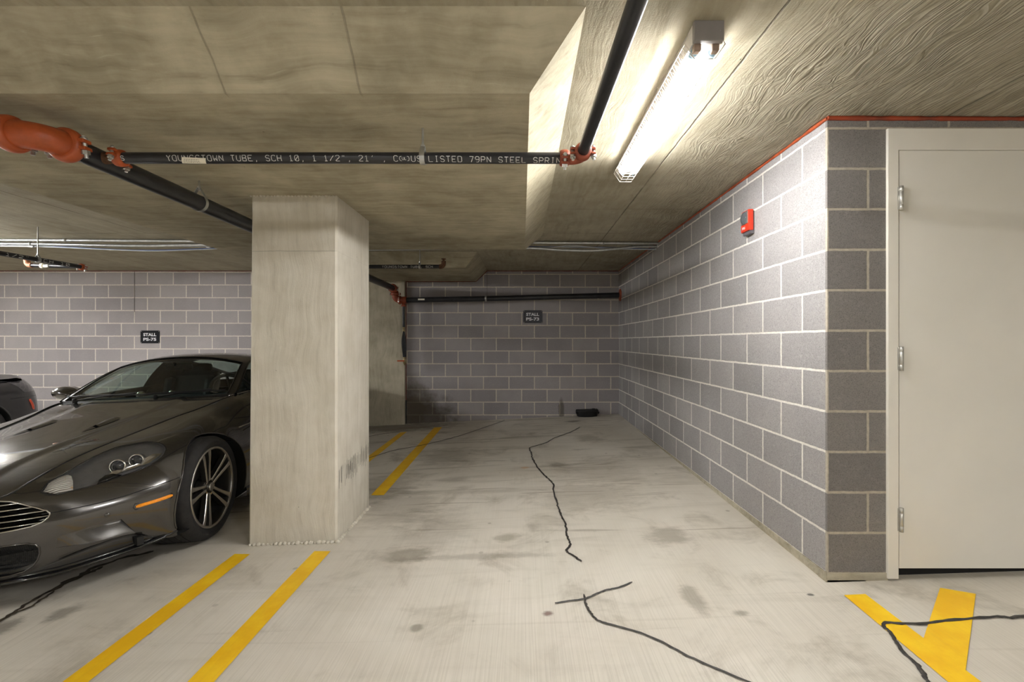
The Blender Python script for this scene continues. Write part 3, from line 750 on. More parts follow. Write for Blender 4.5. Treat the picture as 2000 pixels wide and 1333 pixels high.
mb = MB(); mb.lathe([(R3 * 0.98, -0.014), (R3 * 1.06, -0.014), (R3 * 1.06, 0.014), (R3 * 0.98, 0.014)], (-0.565, 7.038, ZB + 0.029), (1, 0.03, 0.02), 24)
mb.build('pipe_clamp', m_zinc, bp)
dr = thing('drain_valve', 'black drain drop with brass valve and red lever in the back corner', 'valve', (-1.832, 6.99, 1.4))
mb = MB(); mb.lathe([(R3, -0.05), (R3 * 1.2, -0.05), (R3 * 1.25, -0.02), (R3 * 1.25, 0.02), (R3 * 1.2, 0.05), (R3, 0.05)], (-1.832, 6.99, ZB), (1, 0, 0), 22)
mb.lathe([(0.0, -0.10), (0.036, -0.10), (0.036, -0.075), (0.028, -0.07), (0.028, 0.0)], (-1.832, 6.99, ZB), (0, 0, 1), 18)
mb.build('tee_body', m_redd, dr)
mb = MB(); mb.tube([(-1.832, 6.99, ZB - 0.09), (-1.832, 7.0, 1.43)], 0.019, 16); mb.build('drop_pipe', m_pipe, dr)
mb = MB(); mb.lathe([(0.0, 0.0), (0.017, 0.0), (0.022, 0.012), (0.022, 0.03), (0.015, 0.034), (0.015, 0.044), (0.021, 0.048), (0.021, 0.07), (0.016, 0.075), (0, 0.075)], (-1.83, 7.0, 1.36), (0, 0, 1), 10)
mb.build('brass_union', m_brass, dr)
m_rub = mat_simple('black_rubber', srgb(28, 29, 33), 0.5, var=0.2)
mb = MB(); mb.tube([(-1.83, 7.0, 1.365), (-1.826, 7.0, 1.25), (-1.822, 7.0, 1.08), (-1.818, 7.0, 0.97)], [0.013, 0.03, 0.034, 0.026], 14)
mb.tube(cr([(-1.832, 6.985, 1.37), (-1.806, 6.965, 1.27), (-1.788, 6.96, 1.12), (-1.80, 6.97, 1.0)], 6), 0.006, 8)
mb.tube(cr([(-1.834, 6.985, 1.36), (-1.85, 6.965, 1.22), (-1.84, 6.96, 1.08), (-1.822, 6.97, 0.99)], 6), 0.006, 8)
mb.build('rubber_hose', m_rub, dr)
mb = MB(); mb.lathe([(0, -0.075), (0.012, -0.075), (0.016, -0.05), (0.025, -0.045), (0.028, -0.02), (0.028, 0.02), (0.02, 0.03), (0.02, 0.05), (0, 0.05)], (-1.815, 6.995, 0.92), (0, 0, 1), 14)
mb.tube([(-1.815, 6.995, 0.915), (-1.815, 6.945, 0.915)], 0.013, 12)
mb.build('valve_body', m_brass, dr)
mb = MB(); mb.box((-1.862, 6.945, 0.913), (0.11, 0.012, 0.022), bevel=0.003); mb.build('lever_handle', m_red, dr)

# sprinkler arms further back
s1 = thing('branch_pipe', 'thin black sprinkler arm behind the ceiling drop near the back wall', 'pipe', (-1.3, 4.87, PZ))
mb = MB(); mb.tube([(-1.92, 4.87, PZ), (-0.875, 4.87, PZ)], R125, 20); mb.build('pipe_body', m_pipe, s1)
mb = MB(); mb.tube(elbow_path((-0.89, 4.87, PZ), (-0.845, 4.87, PZ), (-0.845, 4.87, PZ + 0.06), 0.035, 8), R125 * 1.2, 16)
mb.lathe([(0.012, 0.05), (0.012, 0.075), (0.026, 0.078), (0.026, 0.085), (0.0, 0.085)], (-0.845, 4.87, PZ), (0, 0, 1), 14)
mb.build('sprinkler_elbow', m_rust, s1)
def on_arm(u, v):
    ph = math.radians(10) - v / R125
    return Vector((-1.50 + u, 4.87 - (R125 + 0.0008) * math.cos(ph), PZ - (R125 + 0.0008) * math.sin(ph)))
stroke_text('YOUNGSTOWN TUBE, SCH', 0.0275, 0.024, 0.018, on_arm, 0.0015).build('stencil_lettering', m_ink, s1)
band_hanger('small zinc hanger on the thin arm behind the ceiling drop', -1.10, 4.87, PZ, R125, CEIL, 'x', 0.02)
s2 = thing('branch_pipe', 'black sprinkler arm with rod hanger ending in a red coupling', 'pipe', (-4.763, 3.5, PZ))
mb = MB(); mb.tube([(-4.763, 1.83, PZ), (-4.763, 4.90, PZ)], R125 * 1.1, 20); mb.build('pipe_body', m_pipe, s2)
def on_arm2(u, v):
    ph = math.radians(8) + v / R125
    return Vector((-4.763 + (R125 * 1.1 + 0.001) * math.cos(ph), 4.05 + u, PZ - (R125 * 1.1 + 0.001) * math.sin(ph)))
stroke_text('2 1/2" SCH 10', 0.055, 0.024, 0.034, lambda u, v: on_arm2(u, -v), 0.0022).build('stencil_lettering', m_ink, s2)
coupling(s2, (-4.763, 4.90, PZ), (0, 1, 0), R125 * 1.15, (0.2, 0, 1), 0.045, m_red)
s3 = thing('branch_pipe', 'short black pipe stub with tan elbow and white clamp', 'pipe', (-5.1, 4.95, PZ))
mb = MB(); mb.tube(elbow_path((-4.763, 4.90, PZ + 0.005), (-4.763, 4.965, PZ + 0.012), (-5.40, 4.965, PZ + 0.03), 0.05, 8), R125, 18); mb.build('pipe_body', m_pipe, s3)
m_tan = mat_simple('tan_iron', srgb(176, 120, 84), 0.6, var=0.2)
mb = MB(); mb.tube(elbow_path((-5.37, 4.965, PZ + 0.03), (-5.425, 4.965, PZ + 0.03), (-5.425, 4.965, PZ + 0.09), 0.04, 8), R125 * 1.3, 16); mb.build('sprinkler_elbow', m_tan, s3)
mb = MB(); mb.lathe([(R125 * 0.9, -0.02), (R125 * 1.25, -0.02), (R125 * 1.25, 0.02), (R125 * 0.9, 0.02)], (-5.25, 4.965, PZ + 0.025), (1, 0, 0), 18)
mb.box((-5.20, 4.945, PZ + 0.02), (0.05, 0.012, 0.03))
mb.build('white_clamp', m_paper, s3)
band_hanger('long zinc rod hanger on the sprinkler arm with a red coupling', -4.763, 4.456, PZ, R125 * 1.1, CEIL, 'y', 0.02)

# conduits and cables across the slab
def cy(x): return 5.085 + 0.022 * x
emt = thing('conduit', 'straight silver conduit across the ceiling behind the drop', 'conduit', (-3, cy(-3), CEIL - 0.021))
mb = MB(); mb.tube([(-9, cy(-9) - 0.02, CEIL - 0.021), (1.55, cy(1.55) - 0.02, CEIL - 0.021)], 0.0145, 16); mb.build('conduit_tube', m_galv, emt)
for x in (-5.0, -3.55, -0.9, 0.9):
    mb = MB(); mb.lathe([(0.0145, -0.02), (0.018, -0.02), (0.018, 0.02), (0.0145, 0.02)], (x, cy(x) - 0.02, CEIL - 0.021), (1, 0, 0), 14)
    mb.build('conduit_coupling', m_galv, emt)
def ribbed(pts, r, name):
    P = cr(pts, 60); m = MB()
    Q, RR = [], []
    d = 0; last = P[0]; acc = 0
    step = 0.0075
    L = [0]
    for a, b in zip(P[:-1], P[1:]): L.append(L[-1] + (b - a).length)
    n = int(L[-1] / step); j = 0
    for k in range(n + 1):
        s = k * step
        while j < len(L) - 2 and L[j + 1] < s: j += 1
        f = (s - L[j]) / max(1e-9, L[j + 1] - L[j]); Q.append(P[j].lerp(P[j + 1], f)); RR.append(r if k % 2 else r * 0.84)
    m.tube(Q, RR, 10)
    return m
fx = thing('conduit', 'ribbed flexible silver conduit sagging below the straight one', 'conduit', (-3, cy(-3), CEIL - 0.05))
zc = CEIL
pts = [(-9, cy(-9) + 0.03, zc - 0.045), (-6.4, cy(-6.4) + 0.03, zc - 0.05), (-5.42, cy(-5.42) + 0.03, zc - 0.052), (-4.3, cy(-4.3) + 0.03, zc - 0.066), (-3.5, cy(-3.5) + 0.03, zc - 0.052), (-2.2, cy(-2.2) + 0.03, zc - 0.06), (-0.9, cy(-.9) + 0.03, zc - 0.05),
       (0.1, cy(.1) + 0.03, zc - 0.072), (0.45, cy(.45) + 0.03, zc - 0.092), (0.8, cy(.8) + 0.03, zc - 0.096), (1.05, cy(1.05) + 0.03, zc - 0.075), (1.3, cy(1.3) + 0.03, zc - 0.05), (1.54, cy(1.54) + 0.03, zc - 0.045)]
ribbed(pts, 0.0165, 'x').build('conduit_tube', m_galv, fx)
for x in (-5.42, -3.5, 1.5):
    mb = MB(); i = min(range(len(pts)), key=lambda k: abs(pts[k][0] - x)); p = pts[i]
    mb.lathe([(0.0165, -0.012), (0.0215, -0.012), (0.0215, 0.012), (0.0165, 0.012)], p, (1, 0, 0), 14)
    mb.box((p[0] + 0.02, p[1] - 0.01, p[2] - 0.03), (0.05, 0.02, 0.018), bevel=0.004)
    mb.build('conduit_strap', m_galv, fx)
m_cab1 = mat_simple('blue_cable', srgb(86, 104, 158), 0.45, var=0.1)
m_cab2 = mat_simple('white_cable', srgb(206, 212, 220), 0.45, var=0.05)
def cable(label, pts, r, mat):
    m = MB(); m.tube(cr(pts, 10), r, 8)
    return tag(m.build('cable', mat), label, 'cable', 'loose cables beside the conduits')
def cp(x, d, dy=0.06): return (x, cy(x) + dy, CEIL - d)
cable('pale grey cable drooping lowest under the conduits', [cp(-9, .05), cp(-6.5, .07), cp(-5.4, .075), cp(-4.6, .105), cp(-4.1, .118), cp(-3.6, .10), cp(-3.2, .085), cp(-2.0, .09), cp(-0.9, .07), cp(0.2, .055), cp(0.7, .05), cp(1.0, .07), cp(1.53, .075)], 0.005, m_cab2)
cable('blue cable drooping under the conduits', [cp(-9, .045, .075), cp(-6.5, .06, .075), cp(-5.3, .07, .075), cp(-4.3, .108, .075), cp(-3.6, .088, .075), cp(-3.2, .072, .075), cp(-2, .08, .075), cp(-0.4, .05, .075), cp(0.9, .05, .075), cp(1.2, .062, .075), cp(1.53, .07, .075)], 0.007, m_cab1)
cable('thin white cable tied to the ribbed conduit', [cp(-9, .06, .05), cp(-5.2, .068, .05), cp(-3.4, .07, .05), cp(-2.6, .095, .05), cp(-1.6, .10, .05), cp(0.2, .06, .05), cp(0.55, .035, .05), cp(0.9, .06, .05), cp(1.53, .05, .05)], 0.004, m_cab2)

# ================================================================ ceiling lamps
m_lampwhite = mat_simple('lamp_enamel', srgb(206, 202, 196), 0.45, var=0.02)
m_lampgrey = mat_simple('lamp_end_plate', srgb(128, 122, 119), 0.5, var=0.04)
m_wire = mat_simple('white_wire', srgb(222, 216, 208), 0.4, var=0.02)
m_socket = mat_simple('blue_socket', srgb(150, 182, 204), 0.4, var=0.05)
m_socketd = mat_simple('tan_socket', srgb(140, 120, 104), 0.5, var=0.05)
t_ = NT('lit_tube'); em = t_.n('ShaderNodeEmission', {'Color': TUBE_COLOR + (1,), 'Strength': TUBE_POWER}); t_.link(em.outputs[0], t_.out.inputs[0])
m_tube = t_.m
t_ = NT('lit_tube_aisle'); em = t_.n('ShaderNodeEmission', {'Color': TUBE_COLOR + (1,), 'Strength': TUBE_POWER_AISLE}); t_.link(em.outputs[0], t_.out.inputs[0])
m_tube_aisle = t_.m
def make_lamp(label, x, y0):
    t = thing('ceiling_light', label, 'light', (x, y0, CEIL), 'caged fluorescent ceiling fixtures')
    LN = 1.235; zt = CEIL
    m = MB(); m.box((x, y0 + LN / 2 + 0.02, zt - 0.034), (0.102, LN, 0.068), bevel=0.003); m.build('channel', m_lampwhite, t)
    m = MB(); m.box((x, y0 + LN + 0.03, zt - 0.0355), (0.106, 0.02, 0.071), bevel=0.003); m.build('end_plate', m_lampgrey, t)
    m = MB(); m.box((x, y0 + 0.006, zt - 0.0355), (0.106, 0.02, 0.071), bevel=0.003)
    for sx in (-0.041, 0.041): m.lathe([(0, -0.0052), (0.0025, -0.0052), (0.0025, 0)], (x + sx, y0, zt - 0.036), (0, 1, 0), 10)
    m.build('end_plate', m_lampgrey, t)
    for sx in (-0.032, 0.032):
        m = MB(); m.tube([(x + sx, y0 + 0.075, zt - 0.080), (x + sx, y0 + LN - 0.035, zt - 0.080)], 0.013, 16); m.build('tube', m_tube, t)
        for ya, yb in ((y0 + 0.045, y0 + 0.076), (y0 + LN - 0.036, y0 + LN - 0.005)):
            m = MB(); m.lathe([(0, 0), (0.0148, 0), (0.0148, 0.012), (0.0138, 0.013), (0.0148, 0.015), (0.0148, yb - ya), (0, yb - ya)], (x + sx, ya, zt - 0.080), (0, 1, 0), 16)
            m.build('tube_cap', m_socket, t)
        for ya in (y0 + 0.03, y0 + LN - 0.008):
            m = MB(); m.box((x + sx, ya, zt - 0.079), (0.026, 0.026, 0.028), bevel=0.005)
            m.build('lamp_holder', m_socketd, t)
    m = MB(); w = 0.0014
    hexp = [(-0.054, -0.02), (-0.073, -0.058), (-0.036, -0.112), (0.036, -0.112), (0.073, -0.058), (0.054, -0.02)]
    n = 27
    for k in range(n + 1):
        y = y0 + 0.035 + (LN + 0.02) * k / n
        big = k in (0, n)
        m.tube([(x + a, y, zt + b) for a, b in hexp], w * (1.25 if big else 0.9), 5, caps=False)
    for i, (a, b) in enumerate(hexp[1:5]):
        m.tube([(x + a, y0 + 0.035, zt + b), (x + a, y0 + 0.035 + LN + 0.02, zt + b)], w * 1.1, 5)
    m.tube([(x, y0 + 0.035, zt - 0.112), (x, y0 + 0.055 + LN, zt - 0.112)], w * 0.9, 5)
    for sg in (-1, 1):       # zigzag lacing on the sides
        P = []
        for k in range(2 * n + 1):
            y = y0 + 0.035 + (LN + 0.02) * k / (2 * n)
            a, b = (hexp[4] if k % 2 else hexp[3]); P.append((x + sg * a, y, zt + b))
        m.tube(P, w * 0.8, 4, caps=False)
    m.build('wire_guard', m_wire, t)
    return t
lamp0 = make_lamp('caged fluorescent fixture glowing on the ceiling above the empty stall', 0.6575, 1.596)
for lab, x, y in (('caged fluorescent fixture over the drive aisle opposite the metal door', 2.2, -2.2), ('caged fluorescent fixture over the drive aisle opposite the square column', -2.2, -3.0),
                  ('caged fluorescent fixture above the stall beside the sports car', -6.2, 3.6), ('added out-of-view fluorescent fixture above the last stall, brightening the block wall', -8.9, 3.6),  # last-stall fixture is added, unseen, to brighten the block wall
                  ('added out-of-view fluorescent fixture over the aisle, brightening the side of the parked cars', -7.4, -1.2)):  # unseen fixture added to keep the parked cars' side from going dark
    c = copy_tree(lamp0); c.location = (x, y, CEIL); c['label'] = lab
    for ch in c.children:
        if ch.data.name.startswith('tube') and not ch.data.name.startswith('tube_cap'):
            ch.data = ch.data.copy(); ch.data.materials[0] = m_tube_aisle

# ================================================================ signs, alarm, case on the floor
m_signblk = mat_simple('sign_black', srgb(20, 20, 27), 0.6, var=0.05, Specular_IOR_Level=0.2)
m_signgls = mat_simple('sign_black_gloss', srgb(42, 42, 48), 0.30, 0.35, var=0.1, scale=6)
m_signwht = mat_simple('sign_white', srgb(240, 240, 244), 0.5, var=0.01)
def text_mesh(s, height, bold=0.012):
    cu = bpy.data.curves.new('txt', 'FONT'); cu.body = s; cu.size = 1.0; cu.align_x = 'CENTER'; cu.offset = bold; cu.resolution_u = 4; cu.space_character = 1.0
    ob = bpy.data.objects.new('txt', cu); COL.objects.link(ob)
    bpy.context.view_layer.update()
    me = bpy.data.meshes.new_from_object(ob.evaluated_get(bpy.context.evaluated_depsgraph_get()))
    vs = [v.co.copy() for v in me.vertices]; fs = [tuple(p.vertices) for p in me.polygons]
    bpy.data.objects.remove(ob); bpy.data.curves.remove(cu); bpy.data.meshes.remove(me)
    y0 = min(v.y for v in vs); y1 = max(v.y for v in vs); x0 = min(v.x for v in vs); x1 = max(v.x for v in vs)
    k = height / (y1 - y0); xm = (x0 + x1) / 2
    return [((v.x - xm) * k, (v.y - (y0 + y1) / 2) * k) for v in vs], fs
def rrect(w, h, r, n=6):
    P = []
    for cx_, cz_, a0 in ((w / 2 - r, h / 2 - r, 0), (-w / 2 + r, h / 2 - r, PI / 2), (-w / 2 + r, -h / 2 + r, PI), (w / 2 - r, -h / 2 + r, 1.5 * PI)):
        P += [(cx_ + r * math.cos(a0 + PI / 2 * k / n), cz_ + r * math.sin(a0 + PI / 2 * k / n)) for k in range(n + 1)]
    return P
def stall_sign(label, x, z, lines, mat, tw):
    t = thing('stall_sign', label, 'sign', (x, 7.2, z), 'stall number signs')
    m = MB(); m.prism([(x + a, 7.1995, z + b) for a, b in rrect(0.305, 0.203, 0.018)], (0, -0.004, 0)); m.build('plate', mat, t)
    m = MB()
    for s, dz in zip(lines, (0.036, -0.038)):
        vs, fs = text_mesh(s, 0.050, 0.034)
        kx = tw / (max(v[0] for v in vs) - min(v[0] for v in vs))
        m.add([(x - 0.004 + a * kx, 7.1948, z + b + dz) for a, b in vs], fs, 0, False)
    m.build('lettering', m_signwht, t, fix=False)
    for sx in (-1, 1):
        for sz in (-1, 1):
            m = MB(); m.lathe([(0, 0.003), (0.004, 0.0025), (0.0052, 0)], (x + sx * 0.138, 7.1955, z + sz * 0.088), (0, -1, 0), 10); m.build('screw', m_zinc, t)
stall_sign('black stall sign reading PS-75 on the wall above the sports car', -5.91, 1.283, ('STALL', 'PS-75'), m_signblk, 0.206)
stall_sign('glossy black stall sign reading PS-73 on the back wall', 0.169, 1.605, ('STALL', 'PS-73'), m_signgls, 0.206)

m_alarm = mat_simple('alarm_red', srgb(206, 58, 34), 0.35, var=0.04)
m_lens = mat_simple('strobe_lens', srgb(190, 198, 206), 0.06, 0.0, var=0.1, scale=90, Transmission_Weight=0.85)
m_greybox = mat_simple('grey_backbox', srgb(92, 90, 96), 0.5, var=0.1)
al = thing('fire_alarm', 'red fire alarm strobe on the long block wall', 'alarm', (1.532, 3.03, 2.01))
AX, AY0, AY1, AZ0, AZ1 = 1.490, 2.982, 3.092, 1.943, 2.083
mb = MB(); mb.box(((AX + 1.524) / 2, (AY0 + AY1) / 2, (AZ0 + AZ1) / 2), (1.524 - AX, AY1 - AY0, AZ1 - AZ0), bevel=0.008); mb.build('housing', m_alarm, al)
mb = MB(); mb.box((1.517, (AY0 + AY1) / 2, AZ0 + 0.055), (0.03, AY1 - AY0 - 0.014, 0.15), bevel=0.003); mb.build('backbox', m_greybox, al)
mb = MB(); mb.lathe([(0.042, 0), (0.042, 0.006), (0.036, 0.014), (0.022, 0.021), (0.0, 0.024)], (AX + 0.001, 3.034, 2.032), (-1, 0, 0), 24)
mb.v = [Vector((v.x, 3.034 + (v.y - 3.034) * 0.95, v.z)) for v in mb.v]; mb.build('strobe_lens', m_lens, al)
mb = MB(); mb.box((AX - 0.002, 3.034, 2.033), (0.006, 0.086, 0.082), bevel=0.002); mb.build('reflector', m_zinc, al)
vs, fs = text_mesh('FIRE', 0.017, 0.01)
mb = MB(); mb.add([(AX - 0.0012, 3.048 - a, 1.968 + b) for a, b in vs], fs, 0, False); mb.build('lettering', m_signwht, al, fix=False)
vs, fs = text_mesh('SA', 0.008, 0.01)

m_case = mat_simple('black_nylon', srgb(9, 9, 10), 0.7, var=0.3, scale=60, bump=0.3)
ccx, ccy = 1.02, 7.09; cz = floor_z(1.02, 7.05) + 0.001
case = thing('storage_case', 'small black fabric case lying against the back wall', 'case', (ccx, ccy, cz))
def dshape(w, d, n=14):
    return [(-w / 2, 0.095)] + [(-w / 2 * math.cos(PI * k / n) * (1.0 if 0 < k < n else 1.0), 0.02 - d * math.sin(PI * k / n) ** 0.7) for k in range(n + 1)] + [(w / 2, 0.095)]
mb = MB(); D0 = dshape(0.315, 0.075); rows = []
for z, k in ((0, 0.96), (0.015, 1.0), (0.045, 1.01), (0.075, 0.985)):
    rows.append([Vector((ccx + a * k, ccy + b * k, cz + z)) for a, b in D0 + D0[:1]])
mb.grid(rows); mb.add([rows[-1][i] for i in range(len(D0))], [tuple(range(len(D0)))], 0, False); mb.build('case_body', m_case, case)
mb = MB(); D1 = dshape(0.345, 0.09); rows = []
for z, k in ((0.068, 0.97), (0.074, 1.0), (0.094, 1.0), (0.106, 0.95)):
    rows.append([Vector((ccx + a * k, ccy + b * k * (1 if b < 0.05 else 0.98), cz + z + 0.006 * math.sin(9 * a))) for a, b in D1 + D1[:1]])
mb.grid(rows); mb.add([rows[-1][i] for i in range(len(D1))], [tuple(range(len(D1)))], 0, False); mb.add([rows[0][i] for i in range(len(D1))], [tuple(range(len(D1)))], 0, False); mb.build('lid_flap', m_case, case)
for sx in (-1, 1):
    mb = MB(); mb.box((ccx + sx * 0.172, ccy - 0.005, cz + 0.062), (0.018, 0.05, 0.03), Matrix.Rotation(sx * 0.3, 3, 'Y'), bevel=0.004)
    mb.build('end_tab', m_case, case)
mb = MB(); mb.box((ccx + 0.10, ccy + 0.03, cz + 0.112), (0.05, 0.04, 0.02), bevel=0.005)
mb.build('handle', m_case, case)
# ================================================================ the dark grey sports car (x forward, y to its left, z up)
def mat_paint(name, col, rough=0.36, metal=0.75, coat=1.0):
    t = NT(name); c = t.coord()
    fl = t.n('ShaderNodeTexVoronoi', {'Vector': c, 'Scale': 900.0}).outputs[1]
    v = t.n('ShaderNodeSeparateColor', {0: fl}).outputs[0]
    cc = t.mix(t.math('MULTIPLY', v, 0.5), tuple(k * 0.8 for k in col[:3]) + (1,), tuple(min(1, k * 1.25) for k in col[:3]) + (1,))
    return t.bsdf(cc, rough, metal, None, Coat_Weight=coat, Coat_Roughness=0.03, Coat_IOR=1.5)
m_paint = mat_paint('grey_car_paint', srgb(92, 90, 89), .23, .88)
m_roofp = mat_paint('black_roof', srgb(11, 11, 12), 0.35, 0.0)
m_gloss = mat_simple('gloss_black', srgb(18, 18, 19), 0.16, var=0.05, Specular_IOR_Level=0.6)
m_carbon = mat_simple('carbon_black', srgb(22, 22, 24), 0.22, var=0.25, scale=300, Coat_Weight=0.6)
m_matblk = mat_simple('matt_black', srgb(20, 20, 20), 0.75, var=0.1)
m_rubber = mat_simple('tyre_rubber', srgb(36, 34, 34), 0.78, var=0.22, scale=30, bump=0.25, bscale=140)
m_chrome = mat_simple('chrome', srgb(214, 212, 208), 0.14, 1.0, var=0.03)
m_satin = mat_simple('satin_alloy', srgb(190, 186, 178), 0.28, 0.9, var=0.05)
m_spokeside = mat_simple('dark_alloy', srgb(64, 61, 57), 0.35, 0.7, var=0.08)
m_disc = mat_simple('brake_disc', srgb(70, 68, 66), 0.4, 0.7, var=0.1)
m_leather = mat_simple('black_leather', srgb(30, 31, 33), 0.55, var=0.15, bump=0.15, bscale=260)
m_trim = mat_simple('dark_trim', srgb(17, 17, 18), 0.6, var=0.1)
m_amber = mat_simple('amber_lens', srgb(240, 150, 20), 0.18, var=0.1, scale=60, Coat_Weight=0.7)
m_lamp_in = mat_simple('headlamp_liner', srgb(122, 121, 122), 0.36, 0.4, var=0.08)
m_bezel = mat_simple('bright_bezel', srgb(222, 220, 218), 0.22, 1.0, var=0.02)
m_optic = mat_simple('projector_glass', srgb(52, 54, 60), 0.05, 0.2, var=0.1, Coat_Weight=1.0)
def mat_glass(name, tint, rough=0.0, refl=1.0):
    t = NT(name)
    tr = t.n('ShaderNodeBsdfTransparent', {'Color': tint}); gl = t.n('ShaderNodeBsdfGlossy', {'Color': (1, 1, 1, 1), 'Roughness': rough})
    g = t.n('ShaderNodeNewGeometry'); dt = t.n('ShaderNodeVectorMath', {0: g.outputs['Incoming'], 1: g.outputs['Normal']}, operation='DOT_PRODUCT').outputs['Value']
    fr = t.math('ADD', t.math('MULTIPLY', t.math('POWER', t.math('SUBTRACT', 1.0, t.math('ABSOLUTE', dt), clamp=True), 5.0), 0.9), 0.045)
    mx = t.n('ShaderNodeMixShader', {0: t.math('MULTIPLY', fr, refl), 1: tr.outputs[0], 2: gl.outputs[0]})
    t.link(mx.outputs[0], t.out.inputs[0])
    return t.m
m_glass = mat_glass('tinted_glass', (0.56, 0.64, 0.61, 1))
m_lens_clear = mat_glass('clear_lens', (0.90, 0.90, 0.90, 1))

PSI = math.radians(5.0)
_f = Vector((math.sin(PSI), -math.cos(PSI), 0)); _n = Vector((math.cos(PSI), math.sin(PSI), 0))
_o = Vector((-2.077, 3.05, 0)) - 0.90 * _n
def _P(x, y):
    q = _o + _f * x + _n * y
    return Vector((q.x, q.y, floor_z(q.x, q.y)))
_FL, _FR, _RL, _RR = _P(0, .8), _P(0, -.8), _P(-2.74, .8), _P(-2.74, -.8)
_fw = (_FL + _FR - _RL - _RR).normalized(); _lt = _FL + _RL - _FR - _RR; _lt = (_lt - _fw * _lt.dot(_fw)).normalized(); _up = _fw.cross(_lt)
CAR_M = Matrix(((_fw.x, _lt.x, _up.x, 0), (_fw.y, _lt.y, _up.y, 0), (_fw.z, _lt.z, _up.z, 0), (0, 0, 0, 1)))
CAR_M.translation = (_FL + _FR) / 2

def crx(P, n, a=None, b=None):
    """Catmull-Rom with explicit phantom end points"""
    P = [Vector(p) for p in P]; out = []
    for i in range(len(P) - 1):
        p1, p2 = P[i], P[i + 1]
        p0 = P[i - 1] if i else (Vector(a) if a is not None else p1 * 2 - p2)
        p3 = P[i + 2] if i + 2 < len(P) else (Vector(b) if b is not None else p2 * 2 - p1)
        for k in range(n):
            t = k / n
            out.append(0.5 * (2 * p1 + (p2 - p0) * t + (2 * p0 - 5 * p1 + 4 * p2 - p3) * t * t + (3 * p1 - p0 - 3 * p2 + p3) * t ** 3))
    out.append(P[-1])
    return out
def mir(p): return Vector((p[0], -p[1], p[2]))

# stations: base plan point, outward direction, height of waist, hood/deck edge E, shoulder control C
ST = [
 ((.862, .0), (1, 0), .48, (.835, 0, .600), (.865, 0, .555)),
 ((.852, .22), (.98, .2), .48, (.823, .20, .592), (.852, .22, .550)),
 ((.812, .42), (.9, .43), .475, (.795, .375, .572), (.812, .41, .535)),
 ((.742, .575), (.75, .66), .465, (.695, .435, .622), (.735, .56, .570)),
 ((.658, .690), (.66, .75), .465, (.575, .455, .664), (.625, .635, .625)),
 ((.555, .800), (.55, .83), .475, (.440, .470, .695), (.525, .715, .662)),
 ((.455, .880), (.3, .95), .49, (.320, .485, .716), (.425, .795, .678)),
 ((.365, .918), (.08, 1), .505, (.22, .497, .731), (.315, .835, .718)),
 ((.20, .932), (0, 1), .54, (.09, .507, .748), (.17, .858, .755)),
 ((.0, .937), (0, 1), .56, (-.07, .522, .770), (-.02, .872, .778)),
 ((-.20, .935), (0, 1), .56, (-.24, .552, .798), (-.21, .865, .802)),
 ((-.40, .926), (0, 1), .56, (-.42, .597, .826), (-.41, .845, .815)),
 ((-.72, .915), (0, 1), .58, (-.745, .672, .884), (-.73, .865, .835)),
 ((-1.2, .908), (0, 1), .60, (-1.2, .752, .902), (-1.2, .878, .85)),
 ((-1.8, .925), (0, 1), .62, (-1.8, .760, .918), (-1.8, .895, .86)),
 ((-2.3, .952), (0, 1), .62, (-2.3, .735, .932), (-2.3, .93, .88)),
 ((-2.74, .960), (0, 1), .62, (-2.78, .69, .934), (-2.74, .935, .90)),
 ((-3.2, .925), (-.15, 1), .64, (-3.22, .61, .925), (-3.2, .88, .905)),
 ((-3.55, .82), (-.6, .8), .66, (-3.45, .50, .905), (-3.55, .74, .875)),
 ((-3.76, .55), (-.9, .4), .68, (-3.62, .38, .908), (-3.73, .51, .88)),
 ((-3.83, .25), (-1, .1), .70, (-3.70, .19, .912), (-3.80, .24, .89)),
 ((-3.845, 0), (-1, 0), .70, (-3.72, 0, .914), (-3.815, 0, .89)),
]
LOWZ = {0: .168, 1: .168, 2: .172, 3: .215, 4: .246, 5: .254, 6: .192}
def section(st, i):
    (bx, by), (dx, dy), zw, E, C = st
    L = math.hypot(dx, dy); dx, dy = dx / L, dy / L
    side = 7 <= i <= 17
    out = []
    lows = [(.055, .155) if i > 8 else (.02, .165), (.022 if i > 8 else .012, .20), (.010, .265), (.004, .34), (.0, .41)] if side else [(.030, LOWZ.get(i, .20)), (.018, LOWZ.get(i, .20) * .5 + .135), (.006, .31), (.0, .36), (-.002, .42)]
    for ins, z in lows:
        out.append(Vector((bx - dx * ins, by - dy * ins, z)))
    P5 = Vector((bx - dx * .006, by - dy * .006, zw)); out.append(P5)
    C, E = Vector(C), Vector(E)
    for t in (.22, .45, .72, 1.0):
        out.append((1 - t) ** 2 * P5 + 2 * t * (1 - t) * C + t * t * E)
    return out
SEC = [section(s, i) for i, s in enumerate(ST)]
NU, NVS = 8, 5
def edge_curve():
    E = [s[-1] for s in SEC]
    return crx(E, NU, mir(E[1]), mir(E[-2]))
cols = []                                  # dense columns along u for every level, then refined along v
lev = list(zip(*SEC))
dense = [crx(l, NU, mir(l[1]), mir(l[-2])) for l in lev]
nU = len(dense[0])
GRID = [cr([dense[j][u] for j in range(len(dense))], NVS) for u in range(nU)]

